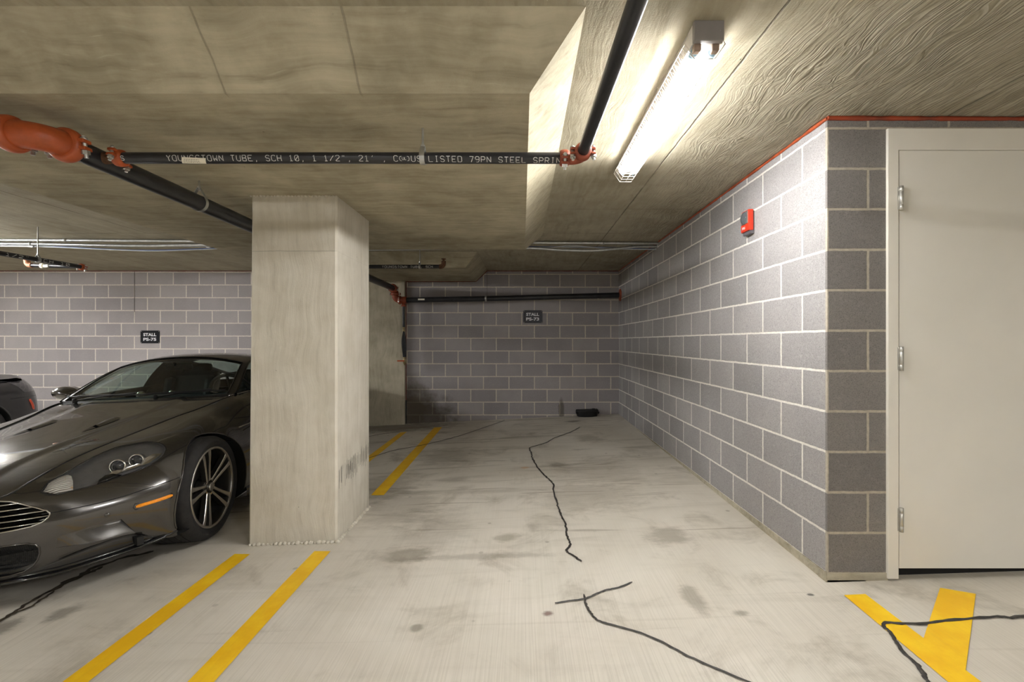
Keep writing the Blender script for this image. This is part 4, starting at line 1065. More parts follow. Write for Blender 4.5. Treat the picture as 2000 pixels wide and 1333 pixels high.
car = thing('sports_car', 'dark grey two-door sports car parked nose out beside the square column', 'car', (0, 0, 0))
def body_mesh(rows):
    bm = bmesh.new(); ids = {}
    full = [[mir(p) for p in r] for r in reversed(rows[1:])] + rows     # right side, nose, left side
    full = full[:-1]                                                     # tail centre is shared
    V = [[bm.verts.new(p) for p in r] for r in full]; n = len(V)
    for i in range(n):
        j = (i + 1) % n
        for k in range(len(V[0]) - 1):
            bm.faces.new((V[i][k], V[j][k], V[j][k + 1], V[i][k + 1]))
    bm.normal_update()
    return bm
bm_body = body_mesh(GRID)
c0 = Vector((-1.3, 0, 0.5))
if sum(1 if f.normal.dot(f.calc_center_median() - c0) > 0 else -1 for f in bm_body.faces) < 0:
    bmesh.ops.reverse_faces(bm_body, faces=bm_body.faces); bm_body.normal_update()
REF_BVH = BVHTree.FromBMesh(bm_body)
bm_body.faces.ensure_lookup_table(); bm_body.verts.ensure_lookup_table()
REF = [([v.co.copy() for v in f.verts], [v.normal.copy() for v in f.verts]) for f in bm_body.faces]
from mathutils.interpolate import poly_3d_calc
def smooth_normal(p):
    loc, nor, idx, d = REF_BVH.find_nearest(p)
    vs, ns = REF[idx]; w = poly_3d_calc(vs, loc)
    return sum((n * k for n, k in zip(ns, w)), Vector()).normalized()
def on_body(p, d=None, off=0.0):
    """point of the body skin seen from direction d (or nearest)"""
    p = Vector(p)
    if d is None:
        loc, nor, idx, _ = REF_BVH.find_nearest(p)
    else:
        d = Vector(d).normalized(); loc, nor, idx, _ = REF_BVH.ray_cast(p + d * 0.6, -d)
        if loc is None: loc, nor, idx, _ = REF_BVH.find_nearest(p)
    return loc + smooth_normal(loc) * off

def in_poly(x, y, poly):
    c = False; j = len(poly) - 1
    for i in range(len(poly)):
        if (poly[i][1] > y) != (poly[j][1] > y) and x < (poly[j][0] - poly[i][0]) * (y - poly[i][1]) / (poly[j][1] - poly[i][1]) + poly[i][0]: c = not c
        j = i
    return c
class Hole: pass
def cut_hole(bm, pts, d, depth=0.4):
    """cut the convex outline pts, seen along d, out of bm; returns the removed skin and its rim"""
    d = Vector(d).normalized(); pts = [Vector(p) for p in pts]
    e1 = d.cross(Vector((0, 0, 1))).normalized() if abs(d.z) < .95 else Vector((1, 0, 0)); e2 = d.cross(e1).normalized()
    q = lambda p: (p.dot(e1), p.dot(e2))
    poly = [q(p) for p in pts]; mid = sum((p.dot(d) for p in pts)) / len(pts)
    x0, x1 = min(p[0] for p in poly) - .05, max(p[0] for p in poly) + .05; y0, y1 = min(p[1] for p in poly) - .05, max(p[1] for p in poly) + .05
    def near(f):
        c = f.calc_center_median(); x, y = q(c)
        return x0 < x < x1 and y0 < y < y1 and f.normal.dot(d) > .02 and abs(c.dot(d) - mid) < depth
    for a, b in zip(pts, pts[1:] + pts[:1]):
        fs = [f for f in bm.faces if near(f)]
        es = {e for f in fs for e in f.edges}; vs = {v for f in fs for v in f.verts}
        nrm = (b - a).cross(d)
        if nrm.length < 1e-8: continue
        bmesh.ops.bisect_plane(bm, geom=fs + list(es) + list(vs), dist=1e-5, plane_co=a, plane_no=nrm.normalized())
    bm.normal_update()
    ins = [f for f in bm.faces if near(f) and in_poly(*q(f.calc_center_median()), poly)]
    S = set(ins); h = Hole(); h.d = d
    h.faces = [[v.co.copy() for v in f.verts] for f in ins]
    h.rim = []
    for f in ins:
        for l in f.loops:
            if not all(g in S for g in l.edge.link_faces) or len(l.edge.link_faces) < 2:
                h.rim.append((l.vert.co.copy(), l.link_loop_next.vert.co.copy()))
    bmesh.ops.delete(bm, geom=ins, context='FACES')
    return h
def loop_of(rim):
    nx = {}
    key = lambda p: (round(p.x, 5), round(p.y, 5), round(p.z, 5))
    for a, b in rim: nx[key(a)] = (a, b)
    k0 = key(rim[0][0]); out = []; k = k0
    for _ in range(len(rim) + 1):
        if k not in nx: break
        a, b = nx[k]; out.append(a); k = key(b)
        if k == k0: break
    return out
def skin_obj(h, name, mat, parent, off=0.0, shift=None, smooth=True):
    m = MB(); cache = {}
    vs, fs = [], []
    for f in h.faces:
        ids = []
        for p in f:
            k = (round(p.x, 5), round(p.y, 5), round(p.z, 5))
            if k not in cache:
                cache[k] = len(vs); vs.append(p + smooth_normal(p) * off + (shift(p) if callable(shift) else (shift or Vector())))
            ids.append(cache[k])
        if len(set(ids)) >= 3: fs.append(tuple(dict.fromkeys(ids)))
    m.add(vs, fs, 0, smooth)
    o = m.build(name, mat, parent, fix=False)
    return o
def wall_mb(h, depth, m=None, taper=0.0, dirn=None):
    m = m or MB(); d = (dirn or h.d); L = loop_of(h.rim)
    c = sum(L, Vector()) / len(L); rows = []
    for p in L + L[:1]:
        rows.append([p + smooth_normal(p) * 0.0005, p - d * depth * 0.5 + (c - p) * taper * 0.5, p - d * depth + (c - p) * taper])
    m.grid(rows); return m
def rim_tube(h, name, mat, parent, r, off=0.0):
    L = loop_of(h.rim); m = MB(); m.tube([p + smooth_normal(p) * off for p in L], r, 8, closed=True); return m.build(name, mat, parent)

# ---- openings
HOLES = {}
CE = Vector((3.22, 2.75, 1.24))
HL = [(.753, .517, .575), (.691, .504, .614), (.625, .525, .633), (.556, .537, .660), (.487, .553, .683), (.430, .572, .70), (.378, .592, .712), (.33, .620, .717), (.286, .654, .717), (.255, .685, .714), (.232, .712, .704), (.223, .736, .694), (.225, .754, .683), (.232, .770, .669), (.245, .78, .656), (.27, .787, .638), (.3, .79, .622), (.335, .785, .608), (.373, .775, .596), (.448, .743, .58), (.511, .708, .571), (.56, .684, .562), (.605, .658, .557), (.678, .608, .553), (.725, .575, .551), (.748, .545, .556)]
dH = (CE - Vector((.47, .67, .63))).normalized()
HLs = [on_body(p, dH) for p in HL]
HLs = [p for i, p in enumerate(HLs) if (p - HLs[i - 1]).length > 0.004]
GRL = [(0, .578), (.10, .577), (.2, .573), (.3, .567), (.37, .560), (.42, .550), (.465, .530), (.51, .505), (.545, .482), (.556, .465), (.552, .447), (.535, .430), (.50, .418), (.44, .413), (.36, .408), (.25, .403), (.12, .400), (0, .399)]
GRF = [on_body((.8, y, z), (1, 0, 0)) for y, z in GRL]
INL = [(0, .345), (.2, .345), (.36, .342), (.44, .341), (.485, .337), (.510, .322), (.518, .305), (.516, .275), (.505, .245), (.487, .218), (.455, .195), (.40, .186), (.2, .182), (0, .182)]
INF = [on_body((.8, y, z), (1, 0, 0)) for y, z in INL]
for side in (1, -1):
    T = (lambda p: Vector(p)) if side == 1 else mir
    sgn = lambda L: [T(p) for p in L] if side == 1 else [T(p) for p in reversed(L)]
    HOLES['head', side] = cut_hole(bm_body, sgn(HLs), T(dH), 0.5)
    for key, cx_, cz_, r_ in (('front', -.010, .305, .392), ('rear', -2.742, .310, .392)):
        pts = [(cx_ + r_ * math.cos(2 * PI * k / 40), side * 1.0, max(.0, cz_ + r_ * math.sin(2 * PI * k / 40))) for k in range(40)]
        HOLES['arch' + key, side] = cut_hole(bm_body, pts if side == -1 else list(reversed(pts)), (0, side, 0), 0.6)
    FG = [(.72, .563, .340), (.62, .648, .356), (.56, .691, .360), (.53, .715, .352), (.505, .734, .30), (.485, .755, .255), (.57, .695, .262), (.64, .620, .268), (.72, .555, .285)]
    dF = Vector((.72, .68, .1)).normalized()
    FGs = [on_body(p, dF) for p in FG]
    HOLES['fog', side] = cut_hole(bm_body, sgn(FGs), T(dF), 0.4)
GRFull = GRF[1:-1]; GR_pts = GRF + [mir(p) for p in reversed(GRFull)]
HOLES['grille'] = cut_hole(bm_body, GR_pts, (1, 0, 0), 0.4)
IN_pts = INF + [mir(p) for p in reversed(INF[1:-1])]
HOLES['intake'] = cut_hole(bm_body, IN_pts, (1, 0, 0), 0.4)

def finish(bm, name, mat, parent):
    me = bpy.data.meshes.new(name)
    bm.to_mesh(me)
    me.materials.append(mat)
    for p in me.polygons: p.use_smooth = True
    nl = [None] * len(me.loops); cache = {}
    for l in me.loops:
        if l.vertex_index not in cache: cache[l.vertex_index] = smooth_normal(me.vertices[l.vertex_index].co)
        nl[l.index] = cache[l.vertex_index]
    me.normals_split_custom_set(nl)
    me.update()
    o = bpy.data.objects.new(name, me); COL.objects.link(o); o.parent = parent
    return o
body = finish(bm_body, 'body', m_paint, car)

# wheel housings, recess walls
for side in (1, -1):
    for key in ('front', 'rear'):
        h = HOLES['arch' + key, side]
        m = MB(); L = loop_of(h.rim)
        rows = [[p, p - h.d * 0.006 - smooth_normal(p) * 0.004, p - h.d * 0.16, p - h.d * 0.34] for p in L]
        m.grid(rows)
        m.prism([Vector((p.x, side * 0.56, p.z)) for p in L], (0, -side * 0.01, 0))
        m.build('wheel_housing', m_matblk, car)
        P = [p + smooth_normal(p) * 0.001 for p in L if p.z > 0.21]
        i0 = max(range(len(P)), key=lambda i: (P[i] - P[i - 1]).length); P = P[i0:] + P[:i0]
        m = MB(); m.tube(P, 0.005, 6); m.build('arch_lip', m_paint, body)
    h = HOLES['fog', side]
    T = (lambda p: Vector(p)) if side == 1 else mir
    def sh(p):
        q = T(p); a = max(0.0, min(1.0, (q.y - .57) / .15)) * max(0.0, min(1.0, (q.z - .262) / .085))
        return -h.d * 0.045 * a
    skin_obj(h, 'side_scoop', m_paint, car, 0.0, sh)
    wall_mb(h, 0.048).build('scoop_edge', m_gloss, car)

# ---- grille, intake
h = HOLES['grille']
m = wall_mb(h, 0.06, taper=0.04); L = loop_of(h.rim)
back = [Vector((p.x - 0.058, p.y * .96, p.z)) for p in L]; m.add(back, [tuple(range(len(back)))], 0, False)
gr = m.build('grille', m_gloss, car)
rim_tube(h, 'grille_surround', m_chrome, gr, 0.0035, 0.001)
def span_at(outline, z):
    ys = [a[0] + (b[0] - a[0]) * (z - a[1]) / (b[1] - a[1]) for a, b in zip(outline[:-1], outline[1:]) if (a[1] - z) * (b[1] - z) <= 0 and a[1] != b[1]]
    return max(ys) if ys else 0
for z in (.428, .455, .482, .509, .536, .560):
    ym = span_at(GRL, z) - 0.004; rows = []
    for k in range(41):
        y = -ym + 2 * ym * k / 40
        b = on_body((.8, y, z), (1, 0, 0)) + Vector((-.012, 0, 0))
        rows.append([b + Vector((0, 0, -.0034)), b + Vector((.006, 0, -.0026)), b + Vector((.0075, 0, .0)), b + Vector((.006, 0, .0026)), b + Vector((-.022, 0, .005)), b + Vector((-.022, 0, -.001)), b + Vector((0, 0, -.0034))])
    m = MB(); m.grid(rows); m.build('grille_bar', m_chrome, gr)
m = MB()
for y in (-.36, -.18, 0, .18, .36):
    b = on_body((.8, y, .48), (1, 0, 0)); m.box((b.x - .03, y, .485), (.012, .006, .15))
m.build('grille_strut', m_spokeside, gr)
h = HOLES['intake']
m = wall_mb(h, 0.05, taper=0.05); L = loop_of(h.rim)
lw = m.build('lower_intake', m_gloss, car)
rim_tube(h, 'intake_edge', m_paint, lw, 0.004, 0.0)
t_ = NT('mesh_grille'); c_ = t_.coord(); vx = t_.n('ShaderNodeTexVoronoi', {'Vector': t_.mapping(c_, (1, 110, 150)), 'Scale': 1.0, 'Randomness': 0.15}, feature='DISTANCE_TO_EDGE').outputs[0]
hexm = t_.span(vx, .06, .12, 1, 0)
m_mesh = t_.bsdf(t_.mix(hexm, srgb(8, 8, 8), srgb(38, 38, 39)), .5, 0, t_.bump(hexm, .8, .01))
m = MB(); back = [Vector((p.x - 0.046, p.y * .95, p.z)) for p in L]
ctr = Vector((max(p.x for p in back) - .0, 0, .275)); back_n = len(back)
m.add(back, [tuple(range(back_n))], 0, False); m.build('intake_mesh', m_mesh, lw)

# ---- splitter and sills
def plan_at(off, z, u0=0, u1=7 * NU):
    return [(dense[1][u] + Vector((0, 0, 0)), u) for u in range(u0, u1 + 1)]
rows = []
for u in range(0, 7 * NU + 1):
    p = dense[0][u]; q = dense[0][min(u + 1, nU - 1)] - dense[0][max(u - 1, 0)] if u else Vector((0, 1, 0))
    nn = Vector((q.y, -q.x, 0)).normalized() if q.length > 1e-6 else Vector((1, 0, 0))
    if u == 0: nn = Vector((1, 0, 0))
    k = 1.0 if u < 6.4 * NU else 0.6
    w = max(0.0, u / NU - 3.0); rise = .0095 * w
    p = Vector((p.x, p.y, max(p.z, .17)))
    prof = [(-.026, p.z + .03), (-.014, p.z + .004), (-.012, .177 + rise), (-.016, .167 + rise), (-.008, .162 + rise), (.014 * k, .163 + rise), (.020 * k, .158 + rise), (.018 * k, .151 + rise), (-.02, .144 + rise), (-.14, .140)]
    rows.append([Vector((p.x + nn.x * a, p.y + nn.y * a, zz)) for a, zz in prof])
rows = [[mir(p) for p in r] for r in reversed(rows[1:])] + rows
m = MB(); m.grid(rows); m.build('front_splitter', m_carbon, car)
for side in (1, -1):
    m = MB(); rows = []
    for k in range(25):
        x = -.42 - 1.90 * k / 24
        u = min(range(nU), key=lambda i: abs(dense[1][i].x - x) + (9 if i < 9 * NU or i > 16 * NU else 0)); y = dense[1][u].y
        rows.append([Vector((x, side * (y + a), z)) for a, z in ((-.01, .23), (.008, .20), (.012, .165), (.004, .14), (-.10, .125))])
    m.grid(rows); m.build('side_sill', m_carbon, car)
    T = (lambda p: Vector(p)) if side == 1 else mir
    m = MB(); P = [on_body(p, (.6, .8, 0), 0.001) for p in ((.47, .72, .210), (.45, .752, .214), (.435, .785, .17), (.46, .745, .165))]
    m.box(T((.515, .80, .214)), (.03, .055, .045), Matrix.Rotation(side * math.radians(-38), 3, 'Z')); m.build('brake_duct', m_matblk, car)
m = MB(); m.box((-1.50, 0, .165), (3.9, 1.36, .04)); m.build('underbody', m_matblk, car)

# ---- hood
EC = dense[-1][:12 * NU + 1]
def hood_z(u, t):
    """height at edge index u, t = -1..1 across"""
    e = EC[u]; crown = .010 + .010 * min(1, u / (4.0 * NU)) - .006 * max(0, (u - 9 * NU) / (3 * NU))
    s = abs(t)
    z = e.z + crown * (1 - s ** 2.4)
    y = s * e.y
    if u > NU: # raised centre between two creases
        f = min(1, (u - NU) / (2 * NU))
        z += f * (.007 * (1 if s < .50 else max(0, 1 - (s - .50) / .07)) - .004)
    return z
rows = []
HT = [-1 + 2 * k / 48 for k in range(49)]
for u in range(0, len(EC)):
    e = EC[u]; w = u / (len(EC) - 1)
    rows.append([Vector((e.x + (.012 + .085 * w * w) * (1 - t * t) * min(1, u / (2 * NU)), e.y * t * .992, hood_z(u, t) + (.0 if abs(t) < .999 else -.004))) for t in HT])
m = MB(); m.grid(rows[1:]); m.f = [f for f in m.f]
hood = m.build('hood', m_paint, car)
HB = BVHTree.FromPolygons([v for v in m.v], m.f)
def on_hood(x, y, off=0.0):
    loc, nor, _, _ = HB.ray_cast(Vector((x, y, 2)), Vector((0, 0, -1)))
    return loc + Vector((0, 0, off)) if loc else Vector((x, y, .8))
for side in (1, -1):        # shut line down the hood edge, bonnet vent
    m = MB(); m.tube([Vector((p.x, side * p.y, p.z - .0005)) for p in EC[2 * NU:]], .0030, 6); m.build('hood_gap', m_trim, hood)
    m = MB(); m.tube([Vector((p.x, side * (p.y - .006), p.z + .0016)) for p in EC[2 * NU:]], .0030, 6); m.build('hood_edge', m_paint, hood)
    y0 = side * .20
    P = []
    for k in range(9):
        a = k / 8
        P.append((.12 - .26 * a, .040 * math.sin(PI * min(1, a * 1.0) * .5) ))
    m = MB(); rows = []
    for x, w in P:
        rows.append([on_hood(x, y0 + s * w, .0022) for s in (-1, -.5, 0, .5, 1)])
    m.grid(rows); m.build('bonnet_vent', m_gloss, hood)
    m = MB(); m.grid([[on_hood(x - .012, y0 + s * w * .9, .002 + .010 * (1 - abs(s)) + .004 * i / 8) for s in (-1, -.5, 0, .5, 1)] for i, (x, w) in enumerate(P[3:])]); m.build('vent_scoop', m_paint, hood)

# ---- headlamps
for side in (1, -1):
    T = (lambda p: Vector(p)) if side == 1 else mir
    h = HOLES['head', side]; d = h.d
    lens = skin_obj(h, 'headlamp', m_lens_clear, car, 0.001)
    lens['label'] = 'clear swept-back headlamp'
    m = wall_mb(h, 0.05, taper=0.05)
    vs, fs, cache = [], [], {}
    L = loop_of(h.rim); cen = sum(L, Vector()) / len(L)
    for f in h.faces:
        ids = []
        for p in f:
            k = (round(p.x, 5), round(p.y, 5), round(p.z, 5))
            if k not in cache: cache[k] = len(vs); vs.append(p - d * .05 + (cen - p) * .05)
            ids.append(cache[k])
        if len(set(ids)) > 2: fs.append(tuple(dict.fromkeys(ids)))
    m.add(vs, fs); m.build('lamp_housing', m_lamp_in, lens, fix=False)
    m = MB(); m.tube([p + smooth_normal(p) * .0004 for p in L], .0022, 6, closed=True); m.build('lamp_seal', m_gloss, lens)
    for q, r in (((.470, .668, .620), .036), ((.390, .710, .630), .034)):
        c = T(on_body(q, dH)) - d * .012; ax = Vector((1, side * .28, .10)).normalized()
        m = MB(); m.lathe([(r * .90, -.045), (r * 1.02, -.045), (r * 1.08, -.006), (r * 1.04, .0), (r * .94, .001), (r * .90, -.010)], c, ax, 28)
        m.build('lamp_bezel', m_bezel, lens)
        m = MB(); m.lathe([(r * .91, -.012), (r * .72, -.004), (r * .4, .004), (0, .006)], c, ax, 24); m.build('projector', m_optic, lens)
    # white indicator with ribbed lens at the inner tip
    IND = [(.745, .523, .575), (.70, .512, .606), (.655, .523, .622), (.62, .537, .625), (.612, .548, .615), (.63, .57, .592), (.655, .59, .572), (.675, .606, .556), (.725, .572, .553)]
    P = [T(on_body(q, dH)) - d * .006 for q in IND]
    t_m = 'ind'
    m = MB(); cc = sum(P, Vector()) / len(P); n = len(P)
    V = [cc + d * .010] + [cc.lerp(p, .6) + d * .007 for p in P] + P + [p - d * .02 for p in P]
    F = []
    for i in range(n):
        j = (i + 1) % n
        F += [(0, 1 + i, 1 + j), (1 + i, 1 + n + i, 1 + n + j, 1 + j), (1 + n + i, 1 + 2 * n + i, 1 + 2 * n + j, 1 + n + j)]
    m.add(V, F)
    if side == 1:
        tt = NT('ribbed_indicator'); c_ = tt.coord(); x_, y_, z_ = tt.xyz(c_)
        wv = tt.math('SINE', tt.math('MULTIPLY', tt.math('ADD', tt.math('MULTIPLY', y_, 1.0), tt.math('MULTIPLY', x_, 1.15)), 620.0))
        blot = tt.noise(c_, 24.0, 3.0)
        col = tt.mix(tt.span(wv, -.5, .6), srgb(150, 143, 136), srgb(252, 249, 243))
        col = tt.mix(tt.span(blot, .58, .72, 0, .7), col, srgb(230, 170, 96))
        m_ind = tt.bsdf(col, .15, .0, tt.bump(wv, .5, .004), Coat_Weight=.8)
    m.build('indicator', m_ind, lens)
    # dark half-round washer lid at the lower edge
    B = [(.60, .662, .558), (.575, .655, .577), (.54, .66, .592), (.515, .68, .592), (.495, .713, .576), (.55, .69, .565)]
    m = MB(); P = [T(on_body(q, dH)) - d * .004 for q in B]; cc = sum(P, Vector()) / len(P)
    m.add([cc + d * .003] + P + [p - d * .03 for p in P], [(0, 1 + i, 1 + (i + 1) % 6) for i in range(6)] + [(1 + i, 7 + i, 7 + (i + 1) % 6, 1 + (i + 1) % 6) for i in range(6)]); m.build('lamp_shade', m_gloss, lens)
    # chrome reflector floor
    m = MB(); P = [T(on_body(q, dH)) - d * .028 for q in ((.56, .66, .575), (.46, .70, .59), (.36, .76, .605), (.27, .775, .64), (.30, .74, .645), (.40, .71, .61), (.5, .665, .60))]
    m.add([sum(P, Vector()) / 7] + P, [(0, 1 + i, 1 + (i + 1) % 7) for i in range(7)]); m.build('reflector', m_bezel, lens)

    # ---- amber marker, shut lines, side strake
    rows = []
    for k in range(13):
        a = k / 12; x = .535 - .135 * a; y = .795 + .115 * a; z = .408 + .010 * a; hh = .0082 * (1 if 0 < k < 12 else .55)
        rows.append([T(on_body((x, y, z + s * hh), (.5, .86, 0), o)) for s, o in ((-1.15, .0), (-1, .004), (0, .006), (1, .004), (1.15, .0))])
    m = MB(); m.grid(rows); o = m.build('side_marker', m_amber, car); o['label'] = 'amber side marker light'
    m = MB(); m.tube([T(on_body(q, (.6, .8, 0), .0004)) for q in ((.535, .795, .393), (.40, .905, .405), (.396, .91, .420), (.40, .905, .432), (.535, .795, .424), (.541, .79, .408))], .0022, 6, closed=True); m.build('marker_seal', m_gloss, o)
    m = MB(); S = [(.785, .563, .468), (.71, .62, .468), (.63, .70, .471), (.56, .78, .480), (.5, .835, .491), (.43, .90, .500), (.36, .94, .505)]
    m.tube([T(on_body(q, (.6, .8, 0), .0)) for q in cr(S, 6)], .0024, 6); m.build('bumper_gap', m_trim, body)
    m = MB(); S = [(-.66, .9, .86), (-.655, .93, .7), (-.66, .93, .5), (-.68, .93, .3), (-.70, .9, .19)]
    m.tube([T(on_body(q, (0, 1, .2), .0)) for q in cr(S, 6)], .0018, 6); m.build('door_gap', m_trim, body)
    m = MB(); S = [(-1.95, .9, .90), (-2.0, .93, .7), (-1.98, .93, .45), (-1.90, .93, .25)]
    m.tube([T(on_body(q, (0, 1, .2), .0)) for q in cr(S, 6)], .0018, 6); m.build('door_gap', m_trim, body)
    rows = []
    for k in range(17):
        a = k / 16; x = -.44 - .32 * a; z0 = .668 + .02 * a; hh = .055 * (1 - a) ** .8 + .012
        rows.append([T(on_body((x, .95, z0 + hh), (0, 1, 0), .0012)), T(on_body((x, .95, z0 + hh * .3), (0, 1, 0), -.006)), T(on_body((x, .95, z0 - hh * .5), (0, 1, 0), .0012))])
    m = MB(); m.grid(rows); sv = m.build('side_vent', m_gloss, car)
    m = MB(); m.tube([T(on_body((-.40 - .75 * k / 12, .95, .668 + .03 * k / 12), (0, 1, 0), .003)) for k in range(13)], .0055, 8); m.build('side_strake', m_chrome, sv)
    m = MB(); m.lathe([(0, .004), (.011, .003), (.012, 0)], T(on_body((.62, .72, .40), (.6, .8, 0), .0)), smooth_normal(T(on_body((.62, .72, .40), (.6, .8, 0)))), 14); m.build('parking_sensor', m_paint, body)
    # tail lamp
    m = MB(); m.grid([[T(on_body((-3.62 - .02 * j, .74 - .16 * i / 6, .76 + .03 * j), (-.7, .6, .1), .002)) for j in range(4)] for i in range(7)]); m.build('tail_lamp', mat_tail if side == -1 else (globals().__setitem__('mat_tail', mat_simple('tail_red', srgb(150, 20, 16), .15, var=.1)) or mat_tail), car)

# ---- cabin
CEN = [(-.625, 0, .895), (-.78, 0, .988), (-.95, 0, 1.092), (-1.13, 0, 1.192), (-1.28, 0, 1.232), (-1.52, 0, 1.246), (-1.9, 0, 1.226), (-2.3, 0, 1.142), (-2.75, 0, 1.020), (-3.15, 0, .925)]
RAIL = [(-.77, .672, .900), (-.885, .648, .968), (-1.01, .615, 1.040), (-1.15, .578, 1.110), (-1.29, .548, 1.160), (-1.52, .528, 1.192), (-1.9, .515, 1.172), (-2.3, .50, 1.096), (-2.75, .485, .985), (-3.10, .47, .920)]
NC = 8
cC, cR = cr(CEN, NC), cr(RAIL, NC)
def shell(k, t):
    c, r = cC[k], cR[k]; s = abs(t)
    return Vector((c.x + (r.x - c.x) * s ** 2.0, r.y * t, c.z + (r.z - c.z) * s ** 2.3))
def shell_grid(k0, k1, t0, t1, nt, off=0.0):
    return [[shell(k, t0 + (t1 - t0) * j / nt) + Vector((0, 0, off)) for j in range(nt + 1)] for k in range(k0, k1 + 1)]
kh = 3 * NC + 3
m = MB(); m.grid(shell_grid(0, kh, -.915, .915, 30)); wsc = m.build('windscreen', m_glass, car); wsc['label'] = 'tinted raked windscreen'
m = MB(); m.grid(shell_grid(kh, 6 * NC + 2, -1, 1, 36)); m.grid(shell_grid(kh, 6 * NC + 2, -1, 1, 36, -.02)); roof = m.build('roof', m_roofp, car)
m = MB(); m.grid(shell_grid(6 * NC + 2, 8 * NC, -.86, .86, 26)); m.build('rear_window', m_glass, car)
m = MB(); m.grid(shell_grid(8 * NC, 9 * NC, -1, 1, 26))
for s in (-1, 1): m.grid(shell_grid(6 * NC + 2, 8 * NC, s * .86, s * 1.0, 4))
m.build('rear_pillar', m_roofp, car)
for s in (-1, 1):
    m = MB(); m.grid(shell_grid(0, kh, s * .915, s * 1.0, 5)); m.grid(shell_grid(0, kh, s * .915, s * 1.0, 5, -.022))
    m.build('windscreen_pillar', m_roofp, car)
    m = MB(); m.tube([shell(k, s * 1.0) + Vector((0, s * .004, -.006)) for k in range(0, 8 * NC)], .010, 8); m.build('roof_gutter', m_gloss, roof)
    # side glass between rail and waist
    EE = dense[-1]
    def belt(x):
        c = [p for p in EE if -3.3 < p.x < -.5]; q = min(c, key=lambda p: abs(p.x - x)); return Vector((x, s * (q.y - .012), q.z + .004))
    rows = []
    for k in range(2, 8 * NC - 6):
        r = cR[k]; b = belt(r.x - .02); r = Vector((r.x, s * r.y, r.z - .008))
        rows.append([b.lerp(r, j / 8) + Vector((0, s * .02 * math.sin(PI * j / 8), 0)) for j in range(9)])
    m = MB(); m.grid(rows[:44]); m.build('side_window', m_glass, car)
    m = MB(); m.grid(rows[43:]); m.build('quarter_panel', m_roofp, car)
    m = MB(); m.tube([belt(-.72 - 1.6 * k / 20) for k in range(21)], .007, 8); m.build('belt_trim', m_chrome, car)
    m = MB(); m.tube([rows[12][j] + Vector((0, -s * .004, 0)) for j in range(9)], .008, 8); m.build('window_divider', m_trim, car)
# waist shelf closing the shoulder to the cabin, deck lid
EEd = dense[-1]
m = MB(); rows = []
for u in range(12 * NU, nU):
    e = EEd[u]; rows.append([Vector((e.x, e.y * t, e.z + .03 * (1 - t * t) * (1 if e.x < -2.9 else .0) - (.012 if abs(t) < .999 and e.x > -3.0 else 0))) for t in [-1 + 2 * k / 20 for k in range(21)]])
keep = [r for r in rows if r[0].x < -2.6]
m.grid(keep); m.build('deck_lid', m_paint, car)
# cowl
m = MB(); rows = []
for k in range(25):
    t = -1 + 2 * k / 24
    a = Vector((-.55 - .20 * t * t, t * .665, .868 - .000 * t)); b = shell(0, t) + Vector((.0, 0, 0))
    rows.append([a.lerp(b, j / 4) + Vector((0, 0, -.012 * math.sin(PI * j / 4))) for j in range(5)])
m.grid(rows); cowl = m.build('cowl', m_matblk, car)
for s0, s1, lab in ((-.50, .02, 0), (.10, .55, 1)):
    m = MB(); pv = Vector((-.66, s0 + .02, .905)); tip = shell(3, (s1 - .05) / .66) + Vector((.012, 0, .018))
    m.tube([pv, pv.lerp(tip, .5) + Vector((0, 0, .006)), tip], [.008, .006, .005], 8)
    m.lathe([(0, .02), (.014, .016), (.016, 0), (.016, -.02)], pv, (0, 0, 1), 12)
    wp = m.build('wiper_arm', m_matblk, car)
    m = MB(); A = [shell(2 if lab == 0 else 2, (s0 - .12 + (s1 - s0 + .16) * k / 14) / .66) + Vector((.008, 0, .014)) for k in range(15)]
    m.tube(A, .0055, 6); m.tube([p + Vector((.004, 0, .008)) for p in A[2:-2]], .0035, 6); m.build('wiper_blade', m_trim, wp)
m = MB(); m.tube([shell(k, .93) + Vector((.0, .0, .003)) for k in range(0, kh + 1)], .004, 6); m.tube([shell(k, -.93) + Vector((0, 0, .003)) for k in range(0, kh + 1)], .004, 6)
m.tube([shell(kh, -.93 + 1.86 * k / 20) + Vector((.004, 0, .004)) for k in range(21)], .005, 6); m.build('windscreen_seal', m_gloss, wsc)

# interior
m = MB(); rows = []
for k in range(21):
    t = -1 + 2 * k / 20; rows.append([Vector((-.70 - .06 * t * t, t * .62, .885)), Vector((-.95, t * .60, .895 + .012 * math.cos(t * 6))), Vector((-1.10, t * .60, .875)), Vector((-1.15, t * .6, .80)), Vector((-1.10, t * .6, .45))])
m.grid(rows); m.build('dashboard', m_trim, car)
m = MB(); m.box((-1.7, 0, .36), (2.0, 1.5, .05)); m.box((-1.55, 0, .48), (1.1, .24, .25), bevel=.03); m.box((-2.35, 0, .60), (.10, 1.35, .5), bevel=.03); m.build('cabin_floor', m_trim, car)
for s in (-1, 1):
    m = MB(); m.box((-1.62, s * .36, .50), (.50, .48, .16), Matrix.Rotation(.08, 3, 'Y'), bevel=.05)
    st = m.build('seat', m_leather, car)
    R_ = Matrix.Rotation(-.30, 3, 'Y')
    m = MB(); m.box((-1.93, s * .36, .78), (.14, .46, .56), R_, bevel=.055); m.build('seat_back', m_leather, st)
    for e in (-1, 1):
        m = MB(); m.box((-1.87, s * .36 + e * .20, .76), (.16, .09, .48), R_, bevel=.04); m.build('seat_bolster', m_leather, st)
    m = MB(); m.box((-2.02, s * .36, 1.055), (.10, .28, .17), R_, bevel=.045); m.build('headrest', m_leather, st)
m = MB(); A = []
axw = Vector((.93, 0, -.36)).normalized(); e1_ = Vector((0, 1, 0)); e2_ = axw.cross(e1_).normalized(); cw = Vector((-1.30, .36, .865))
